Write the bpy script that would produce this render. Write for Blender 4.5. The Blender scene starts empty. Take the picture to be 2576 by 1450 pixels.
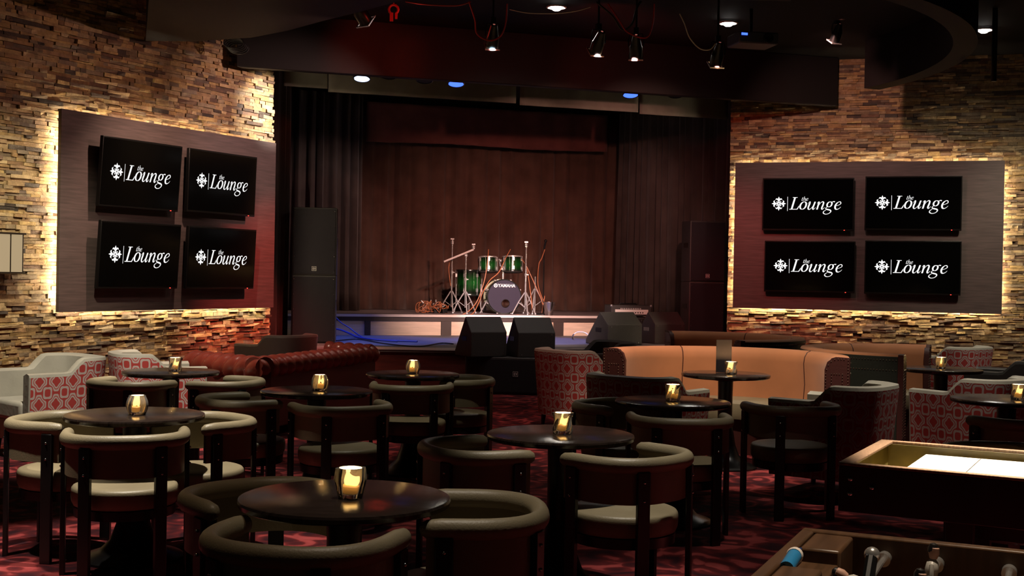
import bpy, bmesh, math, random
from math import sin, cos, pi, radians as R
from mathutils import Vector, Matrix

random.seed(7)
scn = bpy.context.scene
C = scn.collection

# ------------------------------------------------------------------ camera
FPX, CAMZ = 3081.6, 1.48
cam_d = bpy.data.cameras.new('camera')
cam_d.sensor_width = 36.0
cam_d.lens = 36.0 * FPX / 2576.0
cam_d.clip_end = 200
cam = bpy.data.objects.new('camera', cam_d)
C.objects.link(cam)
PITCH, ROLL = R(0.552), R(1.023)
_F = Vector((0, cos(PITCH), -sin(PITCH)))
_X = Vector((1, 0, 0))
_U = _X.cross(_F)
_X2 = cos(ROLL) * _X + sin(ROLL) * _U
_U2 = -sin(ROLL) * _X + cos(ROLL) * _U
mw = Matrix((_X2, _U2, -_F)).transposed().to_4x4()
mw.translation = (0, 0, CAMZ)
cam.matrix_world = mw
scn.camera = cam
EYE = Vector((0, 0, CAMZ))

# ------------------------------------------------------------------ world, exposure
scn.view_settings.view_transform = 'Standard'
scn.view_settings.look = 'None'
scn.view_settings.gamma = 1.0
scn.view_settings.exposure = 0.0
scn.view_settings.use_curve_mapping = False
world = bpy.data.worlds.new('world')
scn.world = world
world.use_nodes = True
bg = world.node_tree.nodes['Background']
bg.inputs['Color'].default_value = (1.0, 0.8, 0.7, 1)
bg.inputs['Strength'].default_value = 0.009
scn.cycles.use_denoising = True
scn.cycles.use_adaptive_sampling = True
scn.cycles.adaptive_threshold = 0.04
scn.cycles.max_bounces = 6
scn.cycles.diffuse_bounces = 2
scn.cycles.glossy_bounces = 2
scn.cycles.transmission_bounces = 6
scn.cycles.caustics_reflective = False
scn.cycles.caustics_refractive = False
scn.cycles.sample_clamp_indirect = 2.0

# ------------------------------------------------------------------ lights of the room
def spot(loc, tgt, power, color, angle, blend=0.4, radius=0.04):
    l = bpy.data.lights.new('spot_lamp', 'SPOT')
    l.energy, l.color, l.spot_size, l.spot_blend, l.shadow_soft_size = power, color, R(angle), blend, radius
    o = bpy.data.objects.new('spot_lamp', l)
    C.objects.link(o)
    o.location = loc
    o.rotation_euler = (Vector(tgt) - Vector(loc)).to_track_quat('-Z', 'Y').to_euler()
    return o
def point(loc, power, color, radius=0.05):
    l = bpy.data.lights.new('point_lamp', 'POINT')
    l.energy, l.color, l.shadow_soft_size = power, color, radius
    o = bpy.data.objects.new('point_lamp', l)
    C.objects.link(o)
    o.location = loc
    return o

# the stage frame: s runs along the stage front, t goes deeper
SA = R(17)
su, sv = Vector((cos(SA), sin(SA), 0)), Vector((-sin(SA), cos(SA), 0))
S0 = Vector((0, 16.0, 0))
def S(s, t, z=0.0):
    return S0 + su * s + sv * t + Vector((0, 0, z))

WARM, NEUT, RED, BLUE = (1, .80, .56), (1, .9, .76), (1, .06, .05), (.12, .2, 1)
# downlights over the lounge, and added fills marked below
spot((-1.80, 6.36, 4.4), (-1.88, 6.30, 0), 1000, NEUT, 32, .4)
spot((.60, 5.56, 4.4), (.56, 5.50, 0), 420, NEUT, 27, .6)
spot((2.3, 4.85, 4.4), (2.25, 4.72, .75), 4200, NEUT, 30, .4)
spot((-2.9, 8.1, 3.8), (-3.5, 9.9, .4), 760, NEUT, 46, .6)
spot((-2.35, 8.7, 3.8), (-2.4, 8.7, 0), 420, NEUT, 30, .6)
spot((-.15, 4.1, 4.4), (-.1, 4.1, 0), 190, NEUT, 30, .8)
spot((-.9, 3.9, 4.4), (-.8, 3.85, 0), 60, (1, .72, .50), 40, .8)
spot((1.7, 8.7, 4.4), (1.65, 10.1, .6), 640, (1, .84, .66), 48, .7)
spot((3.3, 8.3, 4.4), (3.1, 8.9, 0), 520, NEUT, 44, .7)
spot((4.0, 10.4, 4.4), (4.0, 11.4, 0), 220, NEUT, 40, .7)
spot((5.45, 12.3, 4.4), (5.0, 13.8, .3), 480, NEUT, 46, .7)
spot((1.1, 2.7, 4.4), (.9, 2.7, .8), 400, (1, .80, .58), 34, .7)
spot((-2.9, 10.4, 3.8), (-2.45, 11.3, .6), 420, (1, .76, .62), 60, .7)
spot((.5, 14.7, 3.75), (.5, 15.8, .9), 70, (1, .85, .78), 66, .8)  # added fill for the tops of the wedge monitors, no fixture
spot((.4, 10.6, 4.4), (.3, 11.4, 0), 240, (1, .50, .42), 58, .8)
spot((1.45, 6.7, 4.4), (1.4, 6.6, 0), 140, NEUT, 32, .8)
spot((-.8, 8.1, 3.85), (-.8, 8.2, 0), 120, (1, .92, .74), 56, .9)  # added fill to lift the dim barrel chairs, no fixture
spot((-3.1, 5.5, 4.4), (-2.95, 5.6, 0), 700, NEUT, 34, .8)
# stone walls, grazed from above, and added fills marked below
spot((-3.3, 9.7, 3.8), (-5.0, 11.5, .9), 640, (1, .88, .62), 66, .9)
spot((-2.9, 12.0, 3.8), (-3.8, 13.6, 1.0), 340, (1, .66, .48), 90, .8)
spot((-1.2, 11.6, 3.7), (-4.3, 12.5, 2.9), 105, (1, .52, .42), 78, .9)  # added reddish fill for the upper left stone, no fixture
spot((.8, 12.7, 3.75), (-3.1, 14.6, 3.15), 900, (1, .60, .52), 36, .9)
spot((-1.9, 14.55, 3.7), (-2.95, 14.90, 3.45), 420, NEUT, 48, .9)
spot((6.3, 13.6, 4.3), (6.6, 16.1, 1.0), 380, (1, .86, .62), 66, .9)
spot((3.4, 14.0, 4.3), (4.6, 16.6, 3.0), 180, (1, .50, .42), 80, .9)  # added red fill on the upper right stone
# red wash over both stage corners
spot((-.3, 13.4, 4.2), (-2.95, 14.9, .7), 1500, (1, .12, .09), 40, .8)
spot((1.4, 13.6, 4.2), (3.2, 16.9, 1.3), 560, (1, .12, .11), 40, .8)
# stage
spot((-.24, 12.5, 3.8), tuple(S(.9, 3.6, .95)), 8500, (1, .74, .72), 13, .7)
spot((.83, 12.5, 3.75), tuple(S(.9, 3.2, .55)), 4200, (1, .72, .62), 34, .9)
spot((1.22, 12.5, 3.72), tuple(S(.8, 5.6, 1.5)), 3200, (1, .46, .34), 36, .9)
spot((2.05, 12.5, 3.66), tuple(S(2.6, 5.6, 1.8)), 2100, (1, .42, .33), 38, .9)
spot(tuple(S(-1.5, 1.9, 4.1)), tuple(S(-1.5, 1.9, .5)), 640, BLUE, 46, .5)
spot(tuple(S(.9, 1.9, 4.0)), tuple(S(.8, 1.9, .5)), 560, BLUE, 42, .5)
spot(tuple(S(-.8, 2.6, 4.2)), tuple(S(-1.9, 4.8, 1.9)), 120, (1, .66, .58), 70, .8)  # added dim fill for the left side drape
spot(tuple(S(1.6, 2.6, 4.2)), tuple(S(3.7, 4.6, 1.9)), 60, (1, .55, .48), 70, .8)  # added dim fill for the right side drape
spot((1.2, 13.0, 4.0), tuple(S(1.5, -.8, 3.95)), 75, (1, .08, .07), 62, .9)
spot((.9, 13.2, 4.1), tuple(S(1.0, -.8, 4.1)), 26, (1, .08, .05), 120, .9)
point((-1.05, 12.75, 4.1), 3, (1, .05, .03), .06)  # added unseen red source that reddens the clamp and nearby can
spot((-1.2, 12.9, 4.1), tuple(S(-2.0, -.8, 4.05)), 60, (1, .07, .04), 46, .9)
spot((-1.0, 12.9, 4.1), tuple(S(-1.2, -.8, 4.0)), 50, (1, .07, .04), 44, .9)

# ------------------------------------------------------------------ from a pixel of the photograph to a point in the room
def ray(u, v):
    return _F * FPX + _X2 * (u - 1288) - _U2 * (v - 725)
def at(u, v, y):
    d = ray(u, v)
    return EYE + d * (y / d.y)
def atz(u, v, z):
    d = ray(u, v)
    return EYE + d * ((z - CAMZ) / d.z)
def onplane(u, v, a, b):
    d = ray(u, v)
    n = Vector((-(b[1] - a[1]), b[0] - a[0], 0))
    return EYE + d * ((Vector((a[0], a[1], 0)) - EYE).dot(n) / d.dot(n))

# ------------------------------------------------------------------ materials
def _nt(name):
    m = bpy.data.materials.new(name)
    m.use_nodes = True
    nt = m.node_tree
    return m, nt, nt.nodes['Principled BSDF']
def mat(name, col, rough=.5, metal=0, spec=.5, vary=0, vscale=8, bump=0, bscale=60, coat=0, stretch=None, trans=0, sheen=0):
    m, nt, p = _nt(name)
    p.inputs['Base Color'].default_value = (*col, 1)
    p.inputs['Roughness'].default_value = rough
    p.inputs['Metallic'].default_value = metal
    p.inputs['Specular IOR Level'].default_value = spec
    p.inputs['Coat Weight'].default_value = coat
    p.inputs['Transmission Weight'].default_value = trans
    p.inputs['Sheen Weight'].default_value = sheen
    L = nt.links
    tc = nt.nodes.new('ShaderNodeTexCoord')
    src = tc.outputs['Object']
    if stretch:
        mp = nt.nodes.new('ShaderNodeMapping')
        mp.inputs['Scale'].default_value = stretch
        L.new(src, mp.inputs['Vector'])
        src = mp.outputs['Vector']
    if vary:
        n = nt.nodes.new('ShaderNodeTexNoise')
        n.inputs['Scale'].default_value = vscale
        n.inputs['Detail'].default_value = 5
        L.new(src, n.inputs['Vector'])
        r = nt.nodes.new('ShaderNodeValToRGB')
        r.color_ramp.elements[0].position, r.color_ramp.elements[1].position = .3, .7
        r.color_ramp.elements[0].color = (*[c * (1 - vary) for c in col], 1)
        r.color_ramp.elements[1].color = (*[min(1, c * (1 + vary)) for c in col], 1)
        L.new(n.outputs['Fac'], r.inputs['Fac'])
        L.new(r.outputs['Color'], p.inputs['Base Color'])
    if bump:
        n = nt.nodes.new('ShaderNodeTexNoise')
        n.inputs['Scale'].default_value = bscale
        n.inputs['Detail'].default_value = 4
        L.new(src, n.inputs['Vector'])
        b = nt.nodes.new('ShaderNodeBump')
        b.inputs['Strength'].default_value = bump
        b.inputs['Distance'].default_value = .01
        L.new(n.outputs['Fac'], b.inputs['Height'])
        L.new(b.outputs['Normal'], p.inputs['Normal'])
    return m
def glow(name, col, strength):
    m, nt, p = _nt(name)
    p.inputs['Base Color'].default_value = (0, 0, 0, 1)
    p.inputs['Roughness'].default_value = .6
    p.inputs['Emission Color'].default_value = (*col, 1)
    p.inputs['Emission Strength'].default_value = strength
    return m
def mnode(nt, op, a, b=None):
    n = nt.nodes.new('ShaderNodeMath')
    n.operation = op
    for i, x in enumerate((a, b)):
        if x is None: continue
        if isinstance(x, (int, float)): n.inputs[i].default_value = x
        else: nt.links.new(x, n.inputs[i])
    return n.outputs[0]

def stone_mat():
    m, nt, p = _nt('ledgestone')
    g = nt.nodes.new('ShaderNodeNewGeometry')
    r = nt.nodes.new('ShaderNodeValToRGB')
    r.color_ramp.interpolation = 'LINEAR'
    cols = [(.035, .026, .020), (.14, .080, .048), (.30, .19, .075), (.20, .165, .12), (.38, .27, .11), (.24, .155, .085), (.44, .34, .19), (.09, .072, .058), (.34, .24, .10)]
    e = r.color_ramp.elements
    e[0].color, e[1].color = (*cols[0], 1), (*cols[-1], 1)
    for i, c in enumerate(cols[1:-1]):
        k = e.new((i + 1) / (len(cols) - 1)); k.color = (*c, 1)
    nt.links.new(g.outputs['Random Per Island'], r.inputs['Fac'])
    tc = nt.nodes.new('ShaderNodeTexCoord')
    n = nt.nodes.new('ShaderNodeTexNoise')
    n.inputs['Scale'].default_value = 14; n.inputs['Detail'].default_value = 8; n.inputs['Roughness'].default_value = .65
    nt.links.new(tc.outputs['Object'], n.inputs['Vector'])
    mx = nt.nodes.new('ShaderNodeMix'); mx.data_type = 'RGBA'; mx.blend_type = 'MULTIPLY'
    mx.inputs['Factor'].default_value = 1
    r2 = nt.nodes.new('ShaderNodeValToRGB')
    r2.color_ramp.elements[0].position, r2.color_ramp.elements[1].position = .3, .72
    r2.color_ramp.elements[0].color = (.5, .45, .42, 1); r2.color_ramp.elements[1].color = (1.25, 1.2, 1.1, 1)
    nt.links.new(n.outputs['Fac'], r2.inputs['Fac'])
    nt.links.new(r.outputs['Color'], mx.inputs[6]); nt.links.new(r2.outputs['Color'], mx.inputs[7])
    nt.links.new(mx.outputs[2], p.inputs['Base Color'])
    b = nt.nodes.new('ShaderNodeBump'); b.inputs['Strength'].default_value = .7; b.inputs['Distance'].default_value = .02
    nt.links.new(n.outputs['Fac'], b.inputs['Height']); nt.links.new(b.outputs['Normal'], p.inputs['Normal'])
    p.inputs['Roughness'].default_value = .75
    return m
def burst_mat():
    m, nt, p = _nt('green_drum_lacquer')
    tc = nt.nodes.new('ShaderNodeTexCoord')
    sx = nt.nodes.new('ShaderNodeSeparateXYZ')
    nt.links.new(tc.outputs['Generated'], sx.inputs[0])
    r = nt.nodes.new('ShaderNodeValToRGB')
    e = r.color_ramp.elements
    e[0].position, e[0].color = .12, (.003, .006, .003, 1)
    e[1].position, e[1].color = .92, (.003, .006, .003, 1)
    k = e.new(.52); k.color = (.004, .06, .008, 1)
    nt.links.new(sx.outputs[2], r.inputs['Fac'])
    nt.links.new(r.outputs['Color'], p.inputs['Base Color'])
    p.inputs['Roughness'].default_value = .15
    p.inputs['Coat Weight'].default_value = 1
    return m
def carpet_mat():
    m, nt, p = _nt('carpet')
    tc = nt.nodes.new('ShaderNodeTexCoord')
    w = nt.nodes.new('ShaderNodeTexNoise'); w.inputs['Scale'].default_value = 2.2; w.inputs['Detail'].default_value = 2
    nt.links.new(tc.outputs['Object'], w.inputs['Vector'])
    va = nt.nodes.new('ShaderNodeVectorMath'); va.operation = 'MULTIPLY_ADD'
    va.inputs[1].default_value = (.35, .35, 0)
    nt.links.new(w.outputs['Color'], va.inputs[0]); nt.links.new(tc.outputs['Object'], va.inputs[2])
    v = nt.nodes.new('ShaderNodeTexVoronoi'); v.inputs['Scale'].default_value = 4.2
    nt.links.new(va.outputs[0], v.inputs['Vector'])
    ring = mnode(nt, 'SINE', mnode(nt, 'MULTIPLY', v.outputs['Distance'], 15.0))
    n2 = nt.nodes.new('ShaderNodeTexNoise'); n2.inputs['Scale'].default_value = 4.2; n2.inputs['Detail'].default_value = 4
    nt.links.new(tc.outputs['Object'], n2.inputs['Vector'])
    fac = mnode(nt, 'ADD', mnode(nt, 'MULTIPLY', ring, .13), n2.outputs['Fac'])
    r = nt.nodes.new('ShaderNodeValToRGB')
    e = r.color_ramp.elements
    e[0].position, e[0].color = .30, (.024, .006, .009, 1)
    e[1].position, e[1].color = .78, (.28, .048, .048, 1)
    k = e.new(.46); k.color = (.060, .009, .011, 1)
    k = e.new(.58); k.color = (.105, .013, .014, 1)
    k = e.new(.63); k.color = (.22, .034, .034, 1)
    nt.links.new(fac, r.inputs['Fac'])
    nt.links.new(r.outputs['Color'], p.inputs['Base Color'])
    p.inputs['Roughness'].default_value = .95
    p.inputs['Specular IOR Level'].default_value = .1
    return m
def trellis_mat():
    m, nt, p = _nt('trellis_fabric')
    uv = nt.nodes.new('ShaderNodeUVMap')
    sx = nt.nodes.new('ShaderNodeSeparateXYZ')
    nt.links.new(uv.outputs['UV'], sx.inputs[0])
    a = mnode(nt, 'MULTIPLY', sx.outputs[0], 2 * pi / .135)
    b = mnode(nt, 'MULTIPLY', sx.outputs[1], 2 * pi / .175)
    ca, cb = mnode(nt, 'COSINE', a), mnode(nt, 'COSINE', b)
    g = mnode(nt, 'ADD', ca, cb)
    g2 = mnode(nt, 'MULTIPLY', mnode(nt, 'COSINE', mnode(nt, 'MULTIPLY', a, 2)), mnode(nt, 'COSINE', mnode(nt, 'MULTIPLY', b, 2)))
    g = mnode(nt, 'ADD', g, mnode(nt, 'MULTIPLY', g2, .35))
    def band(c, wd): return mnode(nt, 'LESS_THAN', mnode(nt, 'ABSOLUTE', mnode(nt, 'SUBTRACT', g, c)), wd)
    f = mnode(nt, 'MAXIMUM', mnode(nt, 'MAXIMUM', band(.95, .34), band(-1.05, .30)), band(-.1, .30))
    mx = nt.nodes.new('ShaderNodeMix'); mx.data_type = 'RGBA'
    nt.links.new(f, mx.inputs['Factor'])
    mx.inputs[6].default_value = (.36, .035, .028, 1)
    mx.inputs[7].default_value = (.44, .36, .32, 1)
    nt.links.new(mx.outputs[2], p.inputs['Base Color'])
    p.inputs['Roughness'].default_value = .85
    return m
def curtain_mat(name, col):
    return mat(name, col, rough=.95, spec=.1, vary=.25, vscale=3, sheen=.15)

M = dict(
    stone=stone_mat(), carpet=carpet_mat(), trellis=trellis_mat(),
    ceil=mat('ceiling_black', (.007, .006, .006), .8, spec=.2),
    soffit=mat('soffit_paint', (.0050, .0036, .0034), .6, spec=.2),
    taupe=mat('taupe_leather', (.250, .205, .125), .45, vary=.12, vscale=5, bump=.12, bscale=140),
    grey=mat('grey_leather', (.33, .31, .25), .38, vary=.12, vscale=4, bump=.15, bscale=25),
    dkleather=mat('dark_leather', (.05, .048, .044), .4, bump=.15, bscale=25),
    black=mat('black_wood', (.012, .010, .010), .35, vary=.3, vscale=6),
    tabletop=mat('dark_table_top', (.030, .020, .016), .16, spec=.55, vary=.35, vscale=9, stretch=(1, 14, 1), bump=.04, bscale=40),
    blackmetal=mat('black_metal', (.015, .015, .016), .3, metal=.6),
    bolt=mat('polished_steel', (.75, .72, .68), .2, metal=1),
    chrome=mat('chrome', (.88, .86, .85), .22, metal=.82),
    brass=mat('nail_brass', (.62, .52, .38), .3, metal=1),
    orange=mat('orange_suede', (.50, .19, .075), .75, vary=.12, vscale=3, sheen=.2),
    oxred=mat('oxblood_leather', (.17, .028, .017), .27, vary=.18, vscale=4, bump=.1, bscale=90),
    oxflat=mat('oxblood_back_panel', (.10, .013, .010), .6, vary=.15, vscale=4),
    capred=mat('brown_leather', (.060, .014, .011), .5, bump=.1, bscale=60),
    green=mat('black_green_leather', (.020, .022, .016), .4, bump=.1, bscale=50),
    panel=mat('grey_wood_panel', (.066, .046, .044), .6, vary=.28, vscale=3.5, stretch=(1, 1, 14)),
    tv=mat('television_black', (.004, .004, .004), .3, spec=.3),
    screen=mat('screen_glass', (.0015, .0015, .0015), .10, spec=.12),
    logo=glow('screen_white', (1, 1, 1), 1.0),
    redled=glow('red_led', (1, .03, .02), 6),
    strip=glow('warm_led_strip', (1, .80, .50), 150),
    softstrip=glow('dim_led_strip', (1, .78, .50), 55),
    bulb=glow('bulb_white', (1, .95, .86), 30),
    bluelens=glow('blue_lens', (.05, .13, 1), 2.4),
    whitelens=glow('white_lens', (.55, .66, 1), 2.6),
    redlens=glow('red_lens', (1, .30, .22), 40),
    cabinet=mat('black_speaker_paint', (.030, .027, .026), .6, bump=.3, bscale=160),
    grille=mat('speaker_grille', (.009, .007, .011), .6, spec=.3, bump=.5, bscale=300),
    decklogo=mat('white_print', (.75, .72, .70), .5),
    deck=mat('stage_deck', (.16, .13, .13), .5, vary=.25, vscale=2),
    lowdeck=mat('low_stage_deck', (.12, .115, .13), .55, vary=.2, vscale=2),
    fascia=mat('pale_wood_panel', (.58, .45, .36), .55, vary=.12, vscale=3, stretch=(1, 1, 9)),
    redwood=mat('red_wood_fascia', (.085, .014, .011), .45, vary=.3, vscale=3, stretch=(1, 1, 8)),
    trim=mat('pale_trim', (.55, .48, .46), .4),
    post=mat('dark_post', (.030, .018, .016), .5),
    curtback=curtain_mat('brown_drape', (.075, .042, .032)),
    curtleg=curtain_mat('black_drape', (.052, .040, .036)),
    border=curtain_mat('lit_grey_border_drape', (.13, .12, .105)),  # lightened in place of light that the header blocks
    valance=curtain_mat('red_valance', (.13, .045, .040)),
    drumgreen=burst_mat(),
    drumblack=mat('black_drum_lacquer', (.008, .010, .008), .15, coat=1),
    drumhead=mat('front_drum_skin', (.014, .011, .025), .6, spec=.2),
    skin=mat('white_drum_skin', (.6, .55, .5), .5),
    hoop=mat('drum_hoop', (.34, .33, .20), .25, coat=.6),
    cable=mat('orange_cable', (.30, .10, .04), .5),
    bcable=mat('black_cable', (.012, .012, .014), .5),
    blcable=mat('blue_cable', (.05, .07, .35), .5),
    wcable=mat('white_cable', (.7, .65, .6), .5),
    rcable=mat('red_cable', (.35, .02, .015), .5),
    glass=mat('candle_glass', (1, .96, .88), .03, trans=.82),
    wax=mat('candle_wax', (.9, .62, .30), .6),
    flame=glow('candle_flame', (1, .58, .17), 75),
    menu=mat('menu_card', (.030, .024, .027), .8, spec=.15, vary=.3, vscale=6),
    walnut=mat('walnut', (.10, .050, .024), .35, vary=.3, vscale=5, stretch=(10, 1, 1)),
    shufwood=mat('shuffleboard_wood', (.028, .014, .009), .35, vary=.3, vscale=4),
    shufrim=mat('shuffleboard_rim', (.20, .115, .065), .35, vary=.35, vscale=9, stretch=(12, 12, 1)),
    shufin=mat('gold_gutter_lining', (.17, .125, .036), .35, vary=.35, vscale=8),
    maple=mat('maple_playfield', (.86, .80, .66), .22, coat=.4),
    ink=mat('line_ink', (.05, .04, .03), .5),
    plastblue=mat('blue_plastic', (.03, .25, .55), .35),
    dkblue=mat('dark_blue_plastic', (.01, .035, .16), .4),
    figwhite=mat('white_figure', (.62, .60, .56), .4),
    figskin=mat('figure_skin', (.62, .36, .27), .45),
    fighair=mat('figure_hair', (.01, .008, .008), .4),
    paper=mat('paper', (.8, .74, .7), .7),
    shade=glow('lantern_shade', (1, .74, .42), .42),
    bronze=mat('dark_bronze', (.035, .025, .018), .4, metal=.5),
    projector=mat('projector_case', (.045, .05, .075), .45),
    steel=mat('brushed_steel', (.62, .58, .56), .22, metal=1),
    redlit=mat('red_lit_clamp', (.45, .03, .03), .4),  # red stage light on the clamp is put into its colour
)

# ------------------------------------------------------------------ mesh builder
class MB:
    def __init__(self):
        self.v, self.f, self.uv = [], [], None
    def add(self, vs, fs, T=None):
        b = len(self.v)
        self.v += [tuple(T @ Vector(p)) if T is not None else tuple(p) for p in vs]
        self.f += [tuple(b + i for i in q) for q in fs]
        return self
    def box(self, c, s, rz=0.0, T=None):
        hx, hy, hz = s[0] / 2, s[1] / 2, s[2] / 2
        m = Matrix.Translation(c) @ Matrix.Rotation(rz, 4, 'Z')
        if T is not None: m = T @ m
        vs = [(x, y, z) for z in (-hz, hz) for x, y in ((-hx, -hy), (hx, -hy), (hx, hy), (-hx, hy))]
        return self.add(vs, [(3, 2, 1, 0), (4, 5, 6, 7), (0, 1, 5, 4), (1, 2, 6, 5), (2, 3, 7, 6), (3, 0, 4, 7)], m)
    def prism(self, poly, z0, z1, T=None):
        n = len(poly)
        vs = [(x, y, z0) for x, y in poly] + [(x, y, z1) for x, y in poly]
        fs = [tuple(reversed(range(n))), tuple(range(n, 2 * n))]
        fs += [(i, (i + 1) % n, n + (i + 1) % n, n + i) for i in range(n)]
        return self.add(vs, fs, T)
    def lathe(self, prof, n=32, T=None, cap=True):
        vs, fs = [], []
        for r, z in prof:
            for k in range(n):
                a = 2 * pi * k / n
                vs.append((r * cos(a), r * sin(a), z))
        m = len(prof)
        for i in range(m - 1):
            for k in range(n):
                k2 = (k + 1) % n
                fs.append((i * n + k, i * n + k2, (i + 1) * n + k2, (i + 1) * n + k))
        if cap:
            if prof[0][0] > 1e-5: fs.append(tuple(reversed(range(n))))
            if prof[-1][0] > 1e-5: fs.append(tuple(range((m - 1) * n, m * n)))
        return self.add(vs, fs, T)
    def tube(self, path, r, n=8, rs=None, closed=False, squash=1.0):
        P = [Vector(p) for p in path]
        vs, fs = [], []
        N = len(P)
        up = Vector((0, 0, 1))
        prev = None
        for i in range(N):
            if closed: d = P[(i + 1) % N] - P[i - 1]
            else: d = P[min(i + 1, N - 1)] - P[max(i - 1, 0)]
            d = d.normalized() if d.length > 1e-9 else Vector((0, 0, 1))
            if prev is None:
                a = up if abs(d.z) < .95 else Vector((1, 0, 0))
                x = a.cross(d).normalized()
            else:
                x = (prev - d * prev.dot(d))
                x = x.normalized() if x.length > 1e-6 else up.cross(d).normalized()
            prev = x
            y = d.cross(x)
            rr = rs[i] if rs else r
            for k in range(n):
                a = 2 * pi * k / n
                vs.append(P[i] + x * (cos(a) * rr) + y * (sin(a) * rr * squash))
        for i in range(N if closed else N - 1):
            j = (i + 1) % N
            for k in range(n):
                k2 = (k + 1) % n
                fs.append((i * n + k, i * n + k2, j * n + k2, j * n + k))
        if not closed:
            fs.append(tuple(reversed(range(n)))); fs.append(tuple(range((N - 1) * n, N * n)))
        return self.add(vs, fs)
    def cyl(self, a, b, r, n=12, r2=None):
        return self.tube([a, b], r, n, rs=[r, r2 if r2 is not None else r])
    def ball(self, c, r, n=10, sz=1.0):
        pr = [(max(1e-6, r * sin(pi * i / n)), -r * sz * cos(pi * i / n)) for i in range(n + 1)]
        return self.lathe(pr, n * 2, Matrix.Translation(c), cap=False)
    def grid(self, rows, closed=False, uvs=None):
        nr, nc = len(rows), len(rows[0])
        b = len(self.v)
        self.v += [tuple(p) for r in rows for p in r]
        for i in range(nr - 1):
            for j in range(nc if closed else nc - 1):
                j2 = (j + 1) % nc
                self.f.append((b + i * nc + j, b + i * nc + j2, b + (i + 1) * nc + j2, b + (i + 1) * nc + j))
        if uvs is not None: self.uv = {b + i * nc + j: uvs[i][j] for i in range(nr) for j in range(nc)} | (self.uv or {})
        return self
    def build(self, name, m, parent=None, smooth=35, bevel=0, T=None, seg=2):
        me = bpy.data.meshes.new(name)
        me.from_pydata(self.v, [], self.f)
        if T is not None: me.transform(T)
        me.materials.append(M[m] if isinstance(m, str) else m)
        if self.uv:
            ul = me.uv_layers.new(name='UVMap')
            for l in me.loops:
                ul.data[l.index].uv = self.uv.get(l.vertex_index, (0, 0))
        bm = bmesh.new(); bm.from_mesh(me)
        bmesh.ops.recalc_face_normals(bm, faces=bm.faces)
        bm.to_mesh(me); bm.free()
        if smooth:
            me.polygons.foreach_set('use_smooth', [True] * len(me.polygons))
            me.set_sharp_from_angle(angle=R(smooth))
        me.update()
        o = bpy.data.objects.new(name, me)
        C.objects.link(o)
        if parent is not None: o.parent = parent
        if bevel:
            b = o.modifiers.new('bevel', 'BEVEL'); b.width = bevel; b.segments = seg; b.limit_method = 'ANGLE'; b.angle_limit = R(40)
        return o

def tag(o, label, cat, group=None, kind=None):
    o['label'], o['category'] = label, cat
    if group: o['group'] = group
    if kind: o['kind'] = kind
    return o
def thing(name, label, cat, loc=(0, 0, 0), rz=0.0, group=None):
    o = bpy.data.objects.new(name, None)
    o.empty_display_size = .1
    C.objects.link(o)
    o.location = loc
    o.rotation_euler = (0, 0, rz)
    return tag(o, label, cat, group)
def dup(root, loc, rz, label, group=None):
    r = root.copy(); C.objects.link(r)
    r.location, r.rotation_euler = loc, (0, 0, rz)
    r['label'] = label
    if group: r['group'] = group
    for ch in list(root.children):
        c = ch.copy(); C.objects.link(c); c.parent = r
        for g in list(ch.children):
            d = g.copy(); C.objects.link(d); d.parent = c
    return r
def structure(o):
    o['kind'] = 'structure'
    return o
def smoothpath(pts, n=6, closed=False):
    P = [Vector(p) for p in pts]
    out = []
    N = len(P)
    for i in range(N if closed else N - 1):
        if closed: a, b, c, d = P[i - 1], P[i], P[(i + 1) % N], P[(i + 2) % N]
        else: a, b, c, d = P[max(i - 1, 0)], P[i], P[i + 1], P[min(i + 2, N - 1)]
        for k in range(n):
            t = k / n
            out.append(.5 * ((2 * b) + (c - a) * t + (2 * a - 5 * b + 4 * c - d) * t * t + (3 * b - a - 3 * c + d) * t ** 3))
    if not closed: out.append(P[-1])
    return out

# ================================================================== SETTING
structure(MB().add([(-14, -3, 0), (14, -3, 0), (14, 26, 0), (-14, 26, 0)], [(0, 1, 2, 3)]).build('floor', 'carpet', smooth=0))
structure(MB().box((0, 11.5, 4.6), (28, 29, .2)).build('ceiling', 'ceil', smooth=0))

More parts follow.
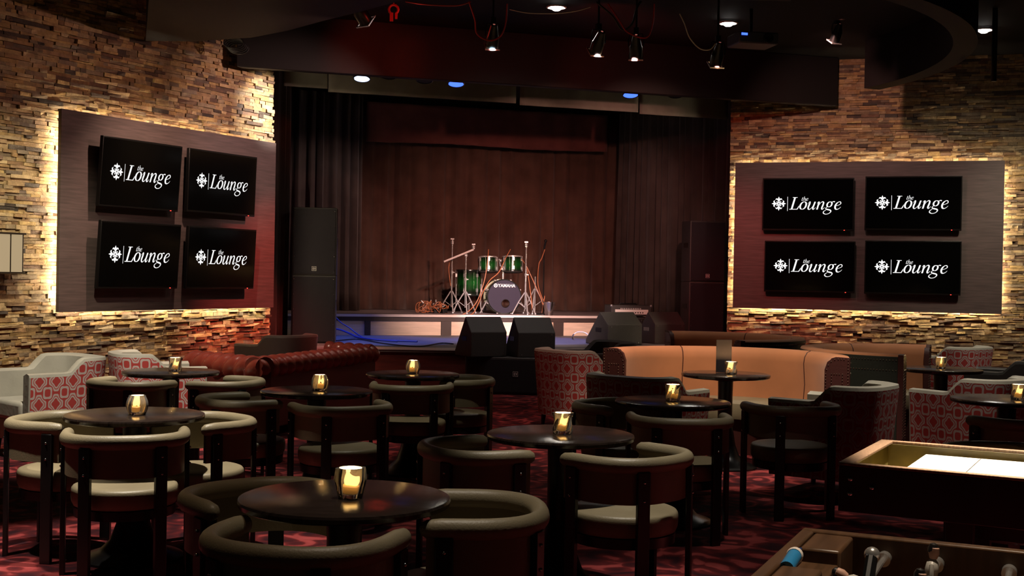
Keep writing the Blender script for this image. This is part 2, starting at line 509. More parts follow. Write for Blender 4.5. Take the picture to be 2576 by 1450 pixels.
# the stone walls: a and b are the ends of the panel plane; the wall stands 14 cm behind it
LA, LB = Vector((-4.456, 12.05, 0)), Vector((-2.903, 14.935, 0))
RA, RB = Vector((3.048, 16.90, 0)), Vector((6.376, 15.936, 0))
ld, rd = (LB - LA).normalized(), (RB - RA).normalized()
ln, rn = Vector((ld.y, -ld.x, 0)), Vector((rd.y, -rd.x, 0))
def stone_wall(name, p0, p1, nrm, top):
    """ledgestone courses from p0 to p1, faces looking along nrm"""
    d = (p1 - p0); L = d.length; d.normalize()
    mb = MB()
    rnd = random.Random(len(name))
    fl = [p0 - nrm * .02, p1 - nrm * .02, p1 - nrm * .30, p0 - nrm * .30]
    mb.prism([(p.x, p.y) for p in fl], 0, top)
    z = 0.0
    while z < top - .01:
        h = min(rnd.choice([.026, .030, .034, .038, .044]), top - z)
        x = -rnd.random() * .25
        while x < L:
            w = rnd.choice([.07, .09, .11, .13, .16, .19, .24, .30])
            x0, x1 = max(0, x), min(L, x + w)
            if x1 >= L - .06: x1 = L + rnd.uniform(-.02, .02)
            if x1 - x0 > .01:
                dep = rnd.uniform(.0, .028) + (.016 if rnd.random() < .10 else 0)
                j = lambda s: rnd.uniform(-s, s)
                vs = []
                for (a, zz) in ((x0 + .001, z + .001), (x1 - .001, z + .001), (x1 - .001, z + h - .001), (x0 + .001, z + h - .001)):
                    vs.append(p0 + d * a - nrm * .03 + Vector((0, 0, zz)))
                for (a, zz) in ((x0 + .001, z + .001), (x1 - .001, z + .001), (x1 - .001, z + h - .001), (x0 + .001, z + h - .001)):
                    vs.append(p0 + d * (a + j(.003)) + nrm * (dep + j(.007)) + Vector((0, 0, zz + j(.003))))
                mb.add(vs, [(4, 5, 6, 7), (0, 1, 5, 4), (1, 2, 6, 5), (2, 3, 7, 6), (3, 0, 4, 7)])
            x = x + w
            if x1 >= L: break
        z += h
    return structure(mb.build(name, 'stone', smooth=0))
GAP = .15
stone_wall('wall_left', LA - ld * 3.6 - ln * GAP, LB + ld * .10 - ln * GAP, ln, 4.5)
stone_wall('wall_right', RA - rd * .09 - rn * GAP, RB + rd * 2.6 - rn * GAP, rn, 4.5)
# black stage house behind the drapes
pts = [S(-5.2, 6.6), S(5.8, 6.6), S(5.8, 6.8), S(-5.2, 6.8)]
structure(MB().prism([(p.x, p.y) for p in pts], 0, 4.5).build('wall_back', 'ceil', smooth=0))
for nm, s0 in (('wall_stage_left', -5.2), ('wall_stage_right', 5.6)):
    pts = [S(s0, .6), S(s0 + .2, .6), S(s0 + .2, 6.6), S(s0, 6.6)]
    structure(MB().prism([(p.x, p.y) for p in pts], 0, 4.5).build(nm, 'ceil', smooth=0))
# header box across the stage opening, from stone wall to stone wall
hl, hr = at(588, 170, 14.2), at(2105, 265, 16.5)
pts = [S(-3.62, -.78), S(4.30, -.78), S(4.26, -.66), S(-3.55, -.66)]
structure(MB().prism([(p.x, p.y) for p in pts], 3.85, 4.5).build('trim_stage_header', 'soffit', smooth=0, bevel=.01))
# dropped soffits: a curved one at the left, a ring segment at the right
poly = [(-3.92, 12.98), (-3.4, 12.95), (-2.75, 12.7), (-2.3, 12.3), (-1.87, 11.8), (-1.45, 11.35), (-1.02, 10.85), (-.7, 10.2), (-.4, 9.2), (-.2, 8.0), (-.1, 6.6), (-2.0, 6.6), (-3.30, 11.0)]
structure(MB().prism(poly, 3.9, 4.5).build('trim_curved_soffit', 'soffit', smooth=30))
cx, cy = .33, 13.75
outer = [(cx + 4.53 * cos(R(a)), cy + 4.53 * sin(R(a))) for a in range(-78, 22, 3)]
inner = [(cx + 4.30 * cos(R(a)), cy + 4.30 * sin(R(a))) for a in range(21, -79, -3)]
structure(MB().prism(outer + inner, 3.9, 4.5).build('trim_ring_soffit', 'soffit', smooth=30))
# stage opening side returns
# ------------------------------------------------------------------ TV walls
def wall_panel(name, a, b, z0, z1, d, n, label):
    t = thing(name, label, 'wall panel', (0, 0, 0))
    th = .045
    q = [a, b, b - n * th, a - n * th]
    MB().prism([(p.x, p.y) for p in q], z0, z1).build('panel_board', 'panel', t, smooth=0, bevel=.004)
    q = [a + d * .3 - n * th, b - d * .3 - n * th, b - d * .3 - n * GAP, a + d * .3 - n * GAP]
    MB().prism([(p.x, p.y) for p in q], z0 + .3, z1 - .3).build('mounting_frame', 'black', t, smooth=0)
    ins, w, dp = .055, .016, th + .02
    def strip(p, q, za, zb, m='strip'):
        c = [p - n * dp, q - n * dp, q - n * (dp + w), p - n * (dp + w)]
        MB().prism([(v.x, v.y) for v in c], za, zb).build('light_strip', m, t, smooth=0)
    strip(a + d * ins, b - d * ins, z0 + ins, z0 + ins + w)
    strip(a + d * ins, b - d * ins, z1 - ins - w, z1 - ins, 'softstrip')
    strip(a + d * ins, a + d * (ins + w), z0 + ins + .05, z1 - ins - .05)
    strip(b - d * (ins + w), b - d * ins, z0 + ins + .05, z1 - ins - .05)
    return t
wall_panel('wall_panel', LA, LB, 1.045, 3.05, ld, ln, 'grey wood panel with warm backlight carrying four screens, on the left stone wall')
wall_panel('wall_panel', RA, RB, 1.10, 3.10, rd, rn, 'grey wood panel with warm backlight carrying four screens, on the right stone wall')

# the lettering: flat serif italics drawn as ribbons of changing width, x-height 1
def ribbon(mb, pts, ws, ox=0, oy=0, sc=1, n=8, shear=.28):
    P = smoothpath([(x, y, w) for (x, y), w in zip(pts, ws)], n) if len(pts) > 2 else [Vector((x, y, w)) for (x, y), w in zip(pts, ws)]
    rows = []
    for i, p in enumerate(P):
        d = (P[min(i + 1, len(P) - 1)] - P[max(i - 1, 0)]); d.z = 0
        d = d.normalized() if d.length else Vector((1, 0, 0))
        nn = Vector((-d.y, d.x, 0))
        for_ = []
        for sgn in (-.5, .5):
            q = p + nn * (sgn * max(.02, p.z))
            x, y = q.x + q.y * shear, q.y
            for_.append((ox + x * sc, oy + y * sc, 0))
        rows.append(for_)
    mb.grid(rows)
G = {
 'L': (1.12, [([(.28, 1.5), (.28, .03)], [.22, .22]), ([(.0, 1.52), (.58, 1.52)], [.07, .07]), ([(0, .03), (.95, .03)], [.08, .08]), ([(.93, .0), (1.02, .22), (1.06, .48)], [.12, .12, .03])]),
 'o': (.98, [([(.45 + .35 * cos(a), .5 + .47 * sin(a)) for a in [i * pi / 8 for i in range(17)]], [.06 + .15 * abs(cos(i * pi / 8)) for i in range(17)])]),
 'u': (1.10, [([(.0, .72), (.1, .93), (.2, .95), (.2, .7), (.16, .3), (.24, .06), (.42, .03), (.62, .3), (.76, .7)], [.03, .06, .12, .19, .19, .15, .08, .05, .05]), ([(.80, .98), (.76, .5), (.74, .2), (.82, .04), (.95, .1), (1.04, .28)], [.18, .19, .19, .14, .07, .03])]),
 'n': (1.12, [([(.0, .75), (.08, .93), (.18, .96)], [.03, .06, .12]), ([(.2, .97), (.2, .0)], [.19, .19]), ([(.24, .45), (.4, .82), (.6, .98), (.76, .86), (.77, .55), (.74, .2), (.82, .04), (.94, .1), (1.05, .28)], [.05, .06, .11, .17, .19, .19, .13, .07, .03])]),
 'g': (1.08, [([(.42 + .28 * cos(a), .65 + .32 * sin(a)) for a in [i * pi / 8 for i in range(17)]], [.06 + .13 * abs(cos(i * pi / 8)) for i in range(17)]), ([(.62, .9), (.8, 1.0), (.98, .96)], [.06, .1, .13]), ([(.28, .36), (.12, .22), (.16, .08), (.4, .0), (.72, -.08), (.84, -.26), (.66, -.5), (.3, -.58), (.0, -.44), (-.02, -.24), (.2, -.06)], [.05, .08, .12, .16, .15, .13, .08, .08, .12, .10, .05])]),
 'e': (.92, [([(.14, .46), (.45, .55), (.68, .74), (.58, .95), (.36, .95), (.16, .72), (.1, .42), (.22, .1), (.46, .03), (.68, .16), (.8, .34)], [.05, .06, .10, .10, .09, .18, .21, .17, .1, .06, .03])]),
 't': (.62, [([(.24, 1.35), (.2, .8), (.17, .25), (.26, .05), (.42, .12), (.52, .3)], [.12, .17, .18, .14, .08, .03]), ([(0, .93), (.5, .93)], [.08, .08])]),
 'h': (1.06, [([(.2, 1.62), (.16, .0)], [.18, .18]), ([(.2, .45), (.38, .84), (.58, .97), (.74, .84), (.74, .5), (.70, .2), (.79, .04), (.9, .1), (1.0, .26)], [.05, .06, .11, .16, .18, .18, .12, .07, .03])]),
}
def word(mb, text, x, y, sc):
    for ch in text:
        adv, strokes = G[ch]
        for pts, ws in strokes: ribbon(mb, pts, ws, x, y, sc)
        x += adv * sc
    return x
def emblem(mb, cx, cy, r):
    """four-armed lily cross with a pierced quatrefoil heart"""
    for k in range(4):
        a = k * pi / 2
        ca, sa = cos(a), sin(a)
        def T(p): return (cx + r * (p[0] * ca - p[1] * sa), cy + r * (p[0] * sa + p[1] * ca))
        def poly(pp):
            mb.add([(*T(p), 0) for p in pp], [tuple(range(len(pp)))])
        poly([(0, .26), (.11, .38), (.17, .55), (.14, .70), (0, 1.0), (-.14, .70), (-.17, .55), (-.11, .38)])
        for s in (-1, 1):
            pp = [(s * .09, .40), (s * .22, .52), (s * .36, .58), (s * .47, .50), (s * .44, .66), (s * .33, .76), (s * .20, .74), (s * .12, .60)]
            poly(pp if s > 0 else pp[::-1])
        # diagonal leaf, pierced
        out, inn = [], []
        for i in range(13):
            th = 2 * pi * i / 12
            ux, uy = .27 + .19 * cos(th), .10 * sin(th)
            out.append(((ux * .7071 - uy * .7071), (ux * .7071 + uy * .7071)))
            ux, uy = .28 + .09 * cos(th), .032 * sin(th)
            inn.append(((ux * .7071 - uy * .7071), (ux * .7071 + uy * .7071)))
        b = [[(*T(p), 0) for p in out], [(*T(p), 0) for p in inn]]
        mb.grid(b)
        poly([(.02, .06), (.10, .28), (0, .34), (-.10, .28), (-.02, .06)])

# televisions: centre pixel, width and height on the wall, tilt of the top out of the wall
def television(u, v, a, b, n, w, h, tilt, out, label):
    c = a + (b - a).normalized() * u + n * out; c.z = v
    # local frame: x to the right seen from the room, y up, z out of the wall
    ex = (b - a).normalized()
    t = thing('television', label, 'television', tuple(c), 0, 'screens on the %s wall panel' % ('left' if a is LA else 'right'))
    m = Matrix((ex, Vector((0, 0, 1)), n)).transposed().to_4x4() @ Matrix.Rotation(tilt, 4, 'X')
    MB().box((0, 0, -.02), (w, h, .045)).build('case', 'tv', t, bevel=.006, T=m)
    MB().box((0, .004, .004), (w - .03, h - .045, .004)).build('screen', 'screen', t, smooth=0, T=m)
    mb = MB()
    emblem(mb, -.318 * w, .012 * h, .080 * w)
    mb.add([(-.224 * w, -.075 * w, 0), (-.219 * w, -.075 * w, 0), (-.219 * w, .085 * w, 0), (-.224 * w, .085 * w, 0)], [(0, 1, 2, 3)])
    sc = .089 * w
    word(mb, 'Lounge', -.202 * w, -.058 * w, sc)
    word(mb, 'the', -.072 * w, .040 * w, sc * .33)
    mb.build('screen_lettering', 'logo', t, smooth=0, T=m @ Matrix.Translation((0, 0, .0075)))
    MB().box((.40 * w, -h / 2 + .009, .004), (.014, .007, .004)).build('standby_light', 'redled', t, smooth=0, T=m)
    MB().box((0, 0, -.042 - (out - .06) / 2), (.2, .12, out - .06)).build('wall_bracket', 'blackmetal', t, T=m)
    return t
for (u, v, w, h, tl, pos) in ((.94, 2.467, 1.121, .712, 4.5, 'upper left'), (2.185, 2.472, 1.124, .70, 2.2, 'upper right'), (.94, 1.625, 1.130, .695, 4.0, 'lower left'), (2.19, 1.623, 1.126, .695, 2.8, 'lower right')):
    television(u, v, LA, LB, ln, w, h, R(tl), .14, 'black wall television showing a white logo, %s of four on the left panel' % pos)
for (u, v, w, h, pos) in ((.986, 2.521, 1.203, .712, 'upper left'), (2.336, 2.536, 1.218, .718, 'upper right'), (1.022, 1.680, 1.192, .695, 'lower left'), (2.345, 1.686, 1.212, .712, 'lower right')):
    television(u, v, RA, RB, rn, w, h, R(.8), .09, 'black wall television showing a white logo, %s of four on the right panel' % pos)

# wall lantern at the left edge
lp = onplane(16, 637, LA, LB)
t = thing('wall_lantern', 'square cream wall lantern with dark bronze frame on the left stone wall', 'wall lamp', tuple(lp), math.atan2(ld.y, ld.x))
MB().box((0, .02, 0), (.28, .15, .36)).build('lamp_shade', 'shade', t, bevel=.004)
mb = MB()
for z in (-.185, .185): mb.box((0, .02, z), (.33, .19, .018))
for x in (-.14, 0, .14): mb.box((x, -.058, 0), (.010, .008, .36))
for x in (-.145, .145): mb.box((x, .02, 0), (.008, .012, .36))
mb.build('lantern_frame', 'bronze', t, bevel=.002)
MB().box((0, .12, 0), (.12, .06, .26)).build('back_plate', 'bronze', t, bevel=.003)
_l = lp + ln * .35

# ================================================================== STAGE
ZL, ZU = .54, .86
def spoly(pts, z0, z1, mb=None):
    q = [S(*p) for p in pts]
    return (mb or MB()).prism([(p.x, p.y) for p in q], z0, z1)
stage = thing('stage', 'low front stage with dark red wooden front below the drum riser', 'stage')
spoly([(-2.95, -.02), (-1.9, .28), (-1.0, .02), (0, -.12), (1.2, -.18), (3.0, -.1), (3.0, .6), (5.4, .7), (5.4, 6.4), (-4.9, 6.4), (-4.9, .7), (-2.95, .6)], ZL - .06, ZL).build('stage_deck', 'lowdeck', stage, smooth=0)
spoly([(-2.9, .04), (-1.9, .33), (-1.0, .07), (0, -.07), (1.2, -.13), (2.95, -.05), (2.95, .5), (-2.9, .5)], 0, ZL - .06).build('front_board', 'redwood', stage, smooth=0)
front = [(-1.9, .28), (-1.0, .02), (0, -.12), (1.2, -.18), (3.0, -.1)]
mb = MB()
for p, q in zip(front[:-1], front[1:]):
    spoly([(p[0], p[1]), (p[0], p[1] - .02), (q[0], q[1] - .02), (q[0], q[1])], ZL - .03, ZL + .004, mb)
mb.build('edge_trim', 'trim', stage, smooth=0)
riser = thing('drum_riser', 'raised rear stage with pale wood panels between dark posts along its front', 'stage')
spoly([(-2.6, 3.2), (4.6, 3.2), (5.2, 6.3), (-2.6, 6.3)], ZU - .10, ZU).build('riser_deck', 'deck', riser, smooth=0)
spoly([(-2.62, 3.17), (4.6, 3.17), (4.6, 3.2), (-2.62, 3.2)], ZU - .035, ZU + .003).build('lip_trim', 'trim', riser, smooth=0)
spoly([(-2.6, 3.19), (4.6, 3.19), (4.6, 3.23), (-2.6, 3.23)], ZU - .10, ZU - .035).build('front_rail', 'post', riser, smooth=0)
def s_at(px, t):          # where the stage coordinate s of a pixel column lies at depth t
    lo, hi = -6, 8
    k = (px - 1288) / FPX
    for _ in range(50):
        m_ = (lo + hi) / 2; p = S(m_, t)
        if p.x / p.y < k: lo = m_
        else: hi = m_
    return lo
posts = [(s_at(a, 3.2), s_at(b, 3.2)) for a, b in ((700, 720), (919, 933), (1111, 1136), (1394, 1418), (1660, 1682), (1900, 1920))]
for a, b in posts:
    spoly([(a, 3.17), (b, 3.17), (b, 3.24), (a, 3.24)], ZL + .001, ZU - .10).build('post', 'post', riser, smooth=0)
for (a, b), (c, d) in zip(posts[:-1], posts[1:]):
    spoly([(b, 3.21), (c, 3.21), (c, 3.23), (b, 3.23)], ZL + .001, ZU - .10).build('panel', 'fascia', riser, smooth=0)

# drapes: pleated sheets hung along a line on the stage
def drape(name, label, m, p0, p1, z0, z1, amp, wl, seed=1, puddle=0, thick=.012, hem=0, jag=0):
    rnd = random.Random(seed)
    a, b = Vector((*p0, 0)), Vector((*p1, 0))
    L = (b - a).length
    d = (b - a).normalized()
    n = max(24, int(L / wl * 10))
    phs, x, ph = [], 0, rnd.random() * 6
    for i in range(n + 1):
        phs.append(ph)
        ph += 2 * pi * (L / n) / (wl * (1 + .35 * sin(i * .23 + seed)))
    rows = []
    zs = [z1 - (z1 - z0) * k / 12 for k in range(13)]
    for k, z in enumerate(zs):
        f = k / 12
        row = []
        for i in range(n + 1):
            s_ = L * i / n
            o = amp * (.65 + .35 * f) * (sin(phs[i]) + .35 * sin(2.3 * phs[i] + f * .8)) + .3 * amp * sin(s_ * 1.7 + f * 2 + seed)
            zz = z
            if k == 12 and jag: zz += jag * sin(s_ * 2.1 + seed)
            if puddle and f > .85: o -= puddle * (f - .85) / .15 * (.5 + .5 * sin(phs[i] * .5))
            q = a + d * s_
            p = S(q.x, q.y, zz)
            nn = S(q.x - d.y, q.y + d.x) - S(q.x, q.y)
            row.append(p + nn * o)
        rows.append(row)
    o = MB().grid(rows).build(name, m, smooth=60)
    md = o.modifiers.new('thickness', 'SOLIDIFY'); md.thickness = thick
    return tag(o, label, 'curtain')
drape('stage_curtain', 'long brown pleated backdrop curtain hanging behind the drum kit', 'curtback', (-1.75, 5.75), (4.9, 5.75), ZU + .004, 4.4, .060, .36, 3, puddle=.12)
drape('stage_curtain', 'dark pleated side curtain hanging behind the left speaker stack', 'curtleg', (-3.6, 4.6), (s_at(908, 4.9), 4.95), ZL + .326, 4.45, .075, .21, 5, puddle=.06)
drape('stage_curtain', 'dark side curtain hanging left of the loudspeakers against the wall end', 'curtleg', (-3.3, .75), (-2.75, 1.5), ZL, 4.4, .03, .22, 15)
drape('stage_curtain', 'dark pleated side curtain hanging behind the right speaker stack', 'curtleg', (3.60, 5.4), (3.95, 1.2), ZU + .004, 4.45, .05, .26, 8)
drape('curtain_valance', 'short red-brown pleated valance hanging above the drum kit', 'valance', (s_at(915, 5.2), 5.2), (s_at(1520, 5.2), 5.2), 3.72, 4.38, .03, .62, 11, jag=.012)
for i, (pa, pb, z0, lab) in enumerate(((706, 816, 3.86, 'short grey border drape beside the left stone wall end'), (818, 1290, 3.82, 'grey border drape above the blue stage lamps, left half'), (1300, 1598, 3.80, 'grey border drape under the header, right of centre'), (1602, 1826, 3.78, 'grey border drape beside the right stone wall'))):
    drape('border_drape', lab, 'border', (s_at(pa, .55), .55 + .01 * i), (s_at(pb, .55), .56 + .01 * i), z0, 4.42, .008, 1.1, 20 + i)
tag(spoly([(-2.3, 5.4), (3.3, 5.4), (3.3, 5.46), (-2.3, 5.46)], 4.40, 4.46).build('curtain_rail', 'blackmetal', smooth=0), 'black curtain rail under the ceiling over the drum kit', 'rail')

# loudspeaker stacks
def ev_badge(parent, c, T, s=.05):
    mb = MB()
    for bx in ((-.5, 0, .06, 1), (.5, 0, .06, 1), (0, .5, 1.06, .06), (0, -.5, 1.06, .06)):
        mb.box((c[0] + bx[0] * s, c[1] - .002, c[2] + bx[1] * s), (bx[2] * s, .003, bx[3] * s))
    for x, z, w, h in ((-.26, 0, .09, .56), (-.12, .24, .24, .09), (-.12, 0, .20, .09), (-.12, -.24, .24, .09)):
        mb.box((c[0] + x * s, c[1] - .002, c[2] + z * s), (w * s, .003, h * s))
    ribbon_pts = ((.08, .28), (.2, -.28), (.34, .28))
    for (x0, z0), (x1, z1) in zip(ribbon_pts[:-1], ribbon_pts[1:]):
        mb.tube([(c[0] + x0 * s, c[1] - .002, c[2] + z0 * s), (c[0] + x1 * s, c[1] - .002, c[2] + z1 * s)], .045 * s, 4)
    mb.build('logo_badge', 'decklogo', parent, smooth=0, T=T)
def loudspeaker(loc, rz, w, dp, h, label, group):
    t = thing('loudspeaker', label, 'speaker', loc, rz, group)
    MB().prism([(-w / 2, 0), (w / 2, 0), (w / 2, dp * .6), (w * .30, dp), (-w * .30, dp), (-w / 2, dp * .6)], 0, h).build('cabinet', 'cabinet', t, bevel=.012)
    MB().box((0, -.006, h / 2), (w - .035, .014, h - .035)).build('grille', 'grille', t, bevel=.004)
    mb = MB()
    for sx in (-1, 1):
        for k in range(5): mb.ball((sx * (w / 2 - .03), -.014, .05 + k * (h - .1) / 4), .006, 6)
    mb.build('grille_screws', 'bolt', t)
    for sx in (-1, 1): MB().box((sx * (w / 2 + .001), dp * .3, h * .6), (.006, .16, .07)).build('side_handle', 'blackmetal', t, bevel=.003)
    ev_badge(t, (0.0, -.013, .09), None, .055)
    return t
pL, pR = atz(735, 863, ZL), at(1728, 850, 18.45)
sl = Vector((at(787, 863, pL.y + .02).x, pL.y + .02, 0))
loudspeaker((sl.x, sl.y, ZL), R(6), .585, .60, .905, 'black loudspeaker, bottom of the stack beside the left stone wall', 'stacked stage loudspeakers')
loudspeaker((sl.x, sl.y, ZL + .905), R(6), .585, .60, .905, 'black loudspeaker, top of the stack beside the left stone wall', 'stacked stage loudspeakers')
sr = Vector((at(1776, 850, 18.2).x, 18.2, 0))
loudspeaker((sr.x, sr.y, ZL), R(14), .56, .55, .905, 'black loudspeaker, bottom of the stack beside the right stone wall', 'stacked stage loudspeakers')
loudspeaker((sr.x, sr.y, ZL + .905), R(14), .56, .55, .905, 'black loudspeaker, top of the stack beside the right stone wall', 'stacked stage loudspeakers')

# subwoofer in front of the stage
a, b = atz(1168, 990, 0), atz(1357, 996, 0)
subrz = math.atan2(b.y - a.y, b.x - a.x)
mid = (a + b) / 2
subw = (b - a).length
t = thing('subwoofer', 'black double subwoofer lying on the carpet in front of the stage', 'speaker', (mid.x, mid.y, 0), subrz)
MB().box((0, .25, .235), (subw, .5, .46)).build('cabinet', 'cabinet', t, bevel=.012)
MB().box((0, -.005, .235), (subw - .05, .014, .41)).build('grille', 'grille', t, bevel=.004)
for sx in (-1, 1): MB().box((sx * (subw / 2 + .002), .25, .3), (.01, .2, .09)).build('side_handle', 'blackmetal', t, bevel=.003)
for sx in (-.4, .4):
    for y in (.1, .4): MB().cyl((sx, y, 0), (sx, y, .01), .025).build('foot', 'blackmetal', t)
ev_badge(t, (.17, -.012, .26), None, .06)
ZS = .466
# wedge monitors, seen from behind
def wedge(loc, rz, w, h, dp, label):
    t = thing('stage_monitor', label, 'speaker', loc, rz, 'wedge monitors along the stage edge')
    prof = [(0, 0), (0, h * .62), (dp * .38, h), (dp, h * .12), (dp, 0)]
    mb = MB()
    n = len(prof)
    vs = [(-w / 2, y, z) for y, z in prof] + [(w / 2, y, z) for y, z in prof]
    mb.add(vs, [tuple(range(n)), tuple(reversed(range(n, 2 * n)))] + [(i, n + i, n + (i + 1) % n, (i + 1) % n) for i in range(n)])
    mb.build('cabinet', 'cabinet', t, smooth=0, bevel=.010)
    y0, z0, y1, z1 = dp * .38, h, dp, h * .12
    d = Vector((0, y1 - y0, z1 - z0)); nn = Vector((0, -d.z, d.y)).normalized()
    c = Vector((0, (y0 + y1) / 2, (z0 + z1) / 2)) + nn * .005
    MB().box((0, 0, 0), (w - .05, d.length - .05, .012), T=Matrix.Translation(c) @ Matrix.Rotation(math.atan2(d.z, d.y), 4, 'X')).build('grille', 'grille', t, bevel=.003)
    for sx in (-1, 1): MB().box((sx * (w / 2 + .001), dp * .42, h * .45), (.006, .15, .06)).build('side_handle', 'blackmetal', t, bevel=.003)
    mb = MB()
    for sx in (-.8, .8):
        for z in (.1, .9): mb.ball((sx * w / 2, -.001, h * .62 * z), .007, 6)
    mb.build('corner_screws', 'bolt', t)
    return t
p = at(1230, 892, 15.33)
wedge((p.x + .0, 15.28, ZS), R(28), .50, .50, .47, 'black wedge monitor on the subwoofer, turned to the left, left of the pair')
p = at(1350, 892, 15.36)
wedge((p.x + .0, 15.36, ZS), R(20), .50, .50, .50, 'black wedge monitor standing on the right end of the subwoofer')
p = at(1572, 875, 17.1)
wedge((p.x, 17.1, ZL + .005), R(30), .58, .46, .56, 'black wedge monitor on the low stage, in front of the amplifier')
p = at(1690, 868, 17.9)
wedge((p.x - .05, 17.75, ZL), R(26), .52, .46, .52, 'black wedge monitor on the low stage, next to the right speaker stack')

# bass amplifier: a head on its cabinet
p = at(1588, 860, 18.55)
ax, ay = p.x, 18.55
t = thing('speaker_cabinet', 'black amplifier speaker cabinet with wire grille on the low stage', 'speaker', (ax, ay, ZL), R(12))
MB().box((0, .22, .175), (.62, .42, .35)).build('cabinet', 'cabinet', t, bevel=.01)
mb = MB()
for k in range(19): mb.cyl((-.28 + k * .031, -.004, .03), (-.28 + k * .031, -.004, .32), .003, 5)
for k in range(10): mb.cyl((-.29, -.006, .03 + k * .032), (.29, -.006, .03 + k * .032), .003, 5)
mb.build('wire_grille', 'bolt', t, smooth=0)
t = thing('amplifier_head', 'black amplifier head with a bright control panel on the speaker cabinet', 'amplifier', (ax, ay, ZL + .352), R(12))
MB().box((0, .20, .095), (.64, .36, .17)).build('case', 'cabinet', t, bevel=.012)
MB().box((0, .01, .078), (.52, .02, .072)).build('control_panel', 'paper', t, smooth=0)
for k in range(10): MB().cyl((-.17 + k * .038, .001, .068), (-.17 + k * .038, -.014, .068), .009, 8).build('knob', 'blackmetal', t)
mb = MB()
for k in range(12):
    x = -.17 + k * .028
    mb.box((x, .003, .135), (.017, .01, .004)); mb.box((x, .003, .122), (.006, .01, .022))
mb.build('name_plate', 'decklogo', t, smooth=0)
MB().tube([(-.14, .2, .18), (-.12, .2, .20), (.12, .2, .20), (.14, .2, .18)], .012, 6).build('handle', 'blackmetal', t)
for sx in (-1, 1):
    for sz in (.018, .172): MB().ball((sx * .312, .03, sz), .02, 6).build('corner_guard', 'chrome', t)

# ------------------------------------------------------------------ drum kit
def base(px, py): return atz(px, py, ZU)
bd = base(1268, 791)
BR = .285
t = thing('bass_drum', 'green bass drum with dark lettered front skin and two rack toms mounted on top', 'drum', (bd.x, bd.y + .02, ZU + BR), R(10))
RX = Matrix.Rotation(R(90), 4, 'X')      # lathe axis to -y (towards the viewer)
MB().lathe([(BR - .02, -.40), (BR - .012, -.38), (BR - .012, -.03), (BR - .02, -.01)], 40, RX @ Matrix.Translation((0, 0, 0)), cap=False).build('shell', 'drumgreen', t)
def hoopmesh(z): return MB().lathe([(BR - .022, z - .022), (BR, z - .022), (BR + .004, z), (BR, z + .022), (BR - .022, z + .022)], 40, RX, cap=False)
hoopmesh(-.03).build('front_hoop', 'drumblack', t)
hoopmesh(-.39).build('rear_hoop', 'hoop', t)
# front skin with its port hole
mb = MB()
hx, hz, hr = .02, -.11, .062
ring_o = [(BR * .94 * cos(2 * pi * k / 48), BR * .94 * sin(2 * pi * k / 48)) for k in range(48)]
ring_i = [(hx + hr * cos(2 * pi * k / 48), hz + hr * sin(2 * pi * k / 48)) for k in range(48)]
mb.grid([[(x, .006, z) for x, z in ring_o], [(x, .006, z) for x, z in ring_i]], closed=True)
mb.build('front_skin', 'drumhead', t, smooth=0)
MB().lathe([(hr, -.004), (hr + .008, .004), (hr, .008)], 24, Matrix.Translation((hx, .004, hz)) @ RX, cap=False).build('port_ring', 'blackmetal', t)
cu = bpy.data.curves.new('maker_lettering', 'FONT'); cu.body = 'YAMAHA'; cu.size = .075; cu.align_x = 'CENTER'; cu.extrude = .0008; cu.offset = .0012
_o = bpy.data.objects.new('lettering_source', cu); C.objects.link(_o)
_me = bpy.data.meshes.new_from_object(_o.evaluated_get(bpy.context.evaluated_depsgraph_get()))
bpy.data.objects.remove(_o)
o = bpy.data.objects.new('maker_lettering', _me); C.objects.link(o); o.parent = t; o.location = (.035, .003, .155); o.rotation_euler = (R(90), 0, 0); o.scale = (.92, 1, 1)
_me.materials.clear(); _me.materials.append(M['paper'])
mb = MB().lathe([(.022, 0), (.032, 0), (.032, .002), (.022, .002)], 24, Matrix.Translation((-.145, .002, .18)) @ RX, cap=False)
for k in range(3):
    a_ = R(90 + 120 * k); mb.tube([(-.145, .001, .18), (-.145 + .026 * cos(a_), .001, .18 + .026 * sin(a_))], .005, 5)
mb.build('maker_emblem', 'paper', t)
for k in range(8):
    a_ = 2 * pi * k / 8 + .4
    mb = MB()
    for y in (.05, .31): mb.box(((BR) * cos(a_), y, (BR) * sin(a_)), (.025, .05, .025))
    mb.cyl((BR * 1.03 * cos(a_), .0, BR * 1.03 * sin(a_)), (BR * 1.03 * cos(a_), .41, BR * 1.03 * sin(a_)), .006, 6)
    mb.build('tension_lug', 'chrome', t)
for sx in (-1, 1):
    MB().cyl((sx * BR * .92, .10, -.06), (sx * (BR + .12), -.06, -BR + .014), .013, 8, .010).build('spur', 'chrome', t)
mb = MB().cyl((0, .16, BR - .02), (0, .16, BR + .20), .016, 8)
for sx in (-1, 1): mb.tube([(0, .16, BR + .17), (sx * .05, .16, BR + .22), (sx * .07, .16, BR + .33)], .013, 8)
mb.box((0, .16, BR + .18), (.09, .05, .05))
for sx in (-1, 1): mb.ball((sx * .05, .13, BR + .30), .025, 6); mb.ball((sx * .03, .12, BR + .20), .02, 6)
mb.build('tom_holder', 'chrome', t)
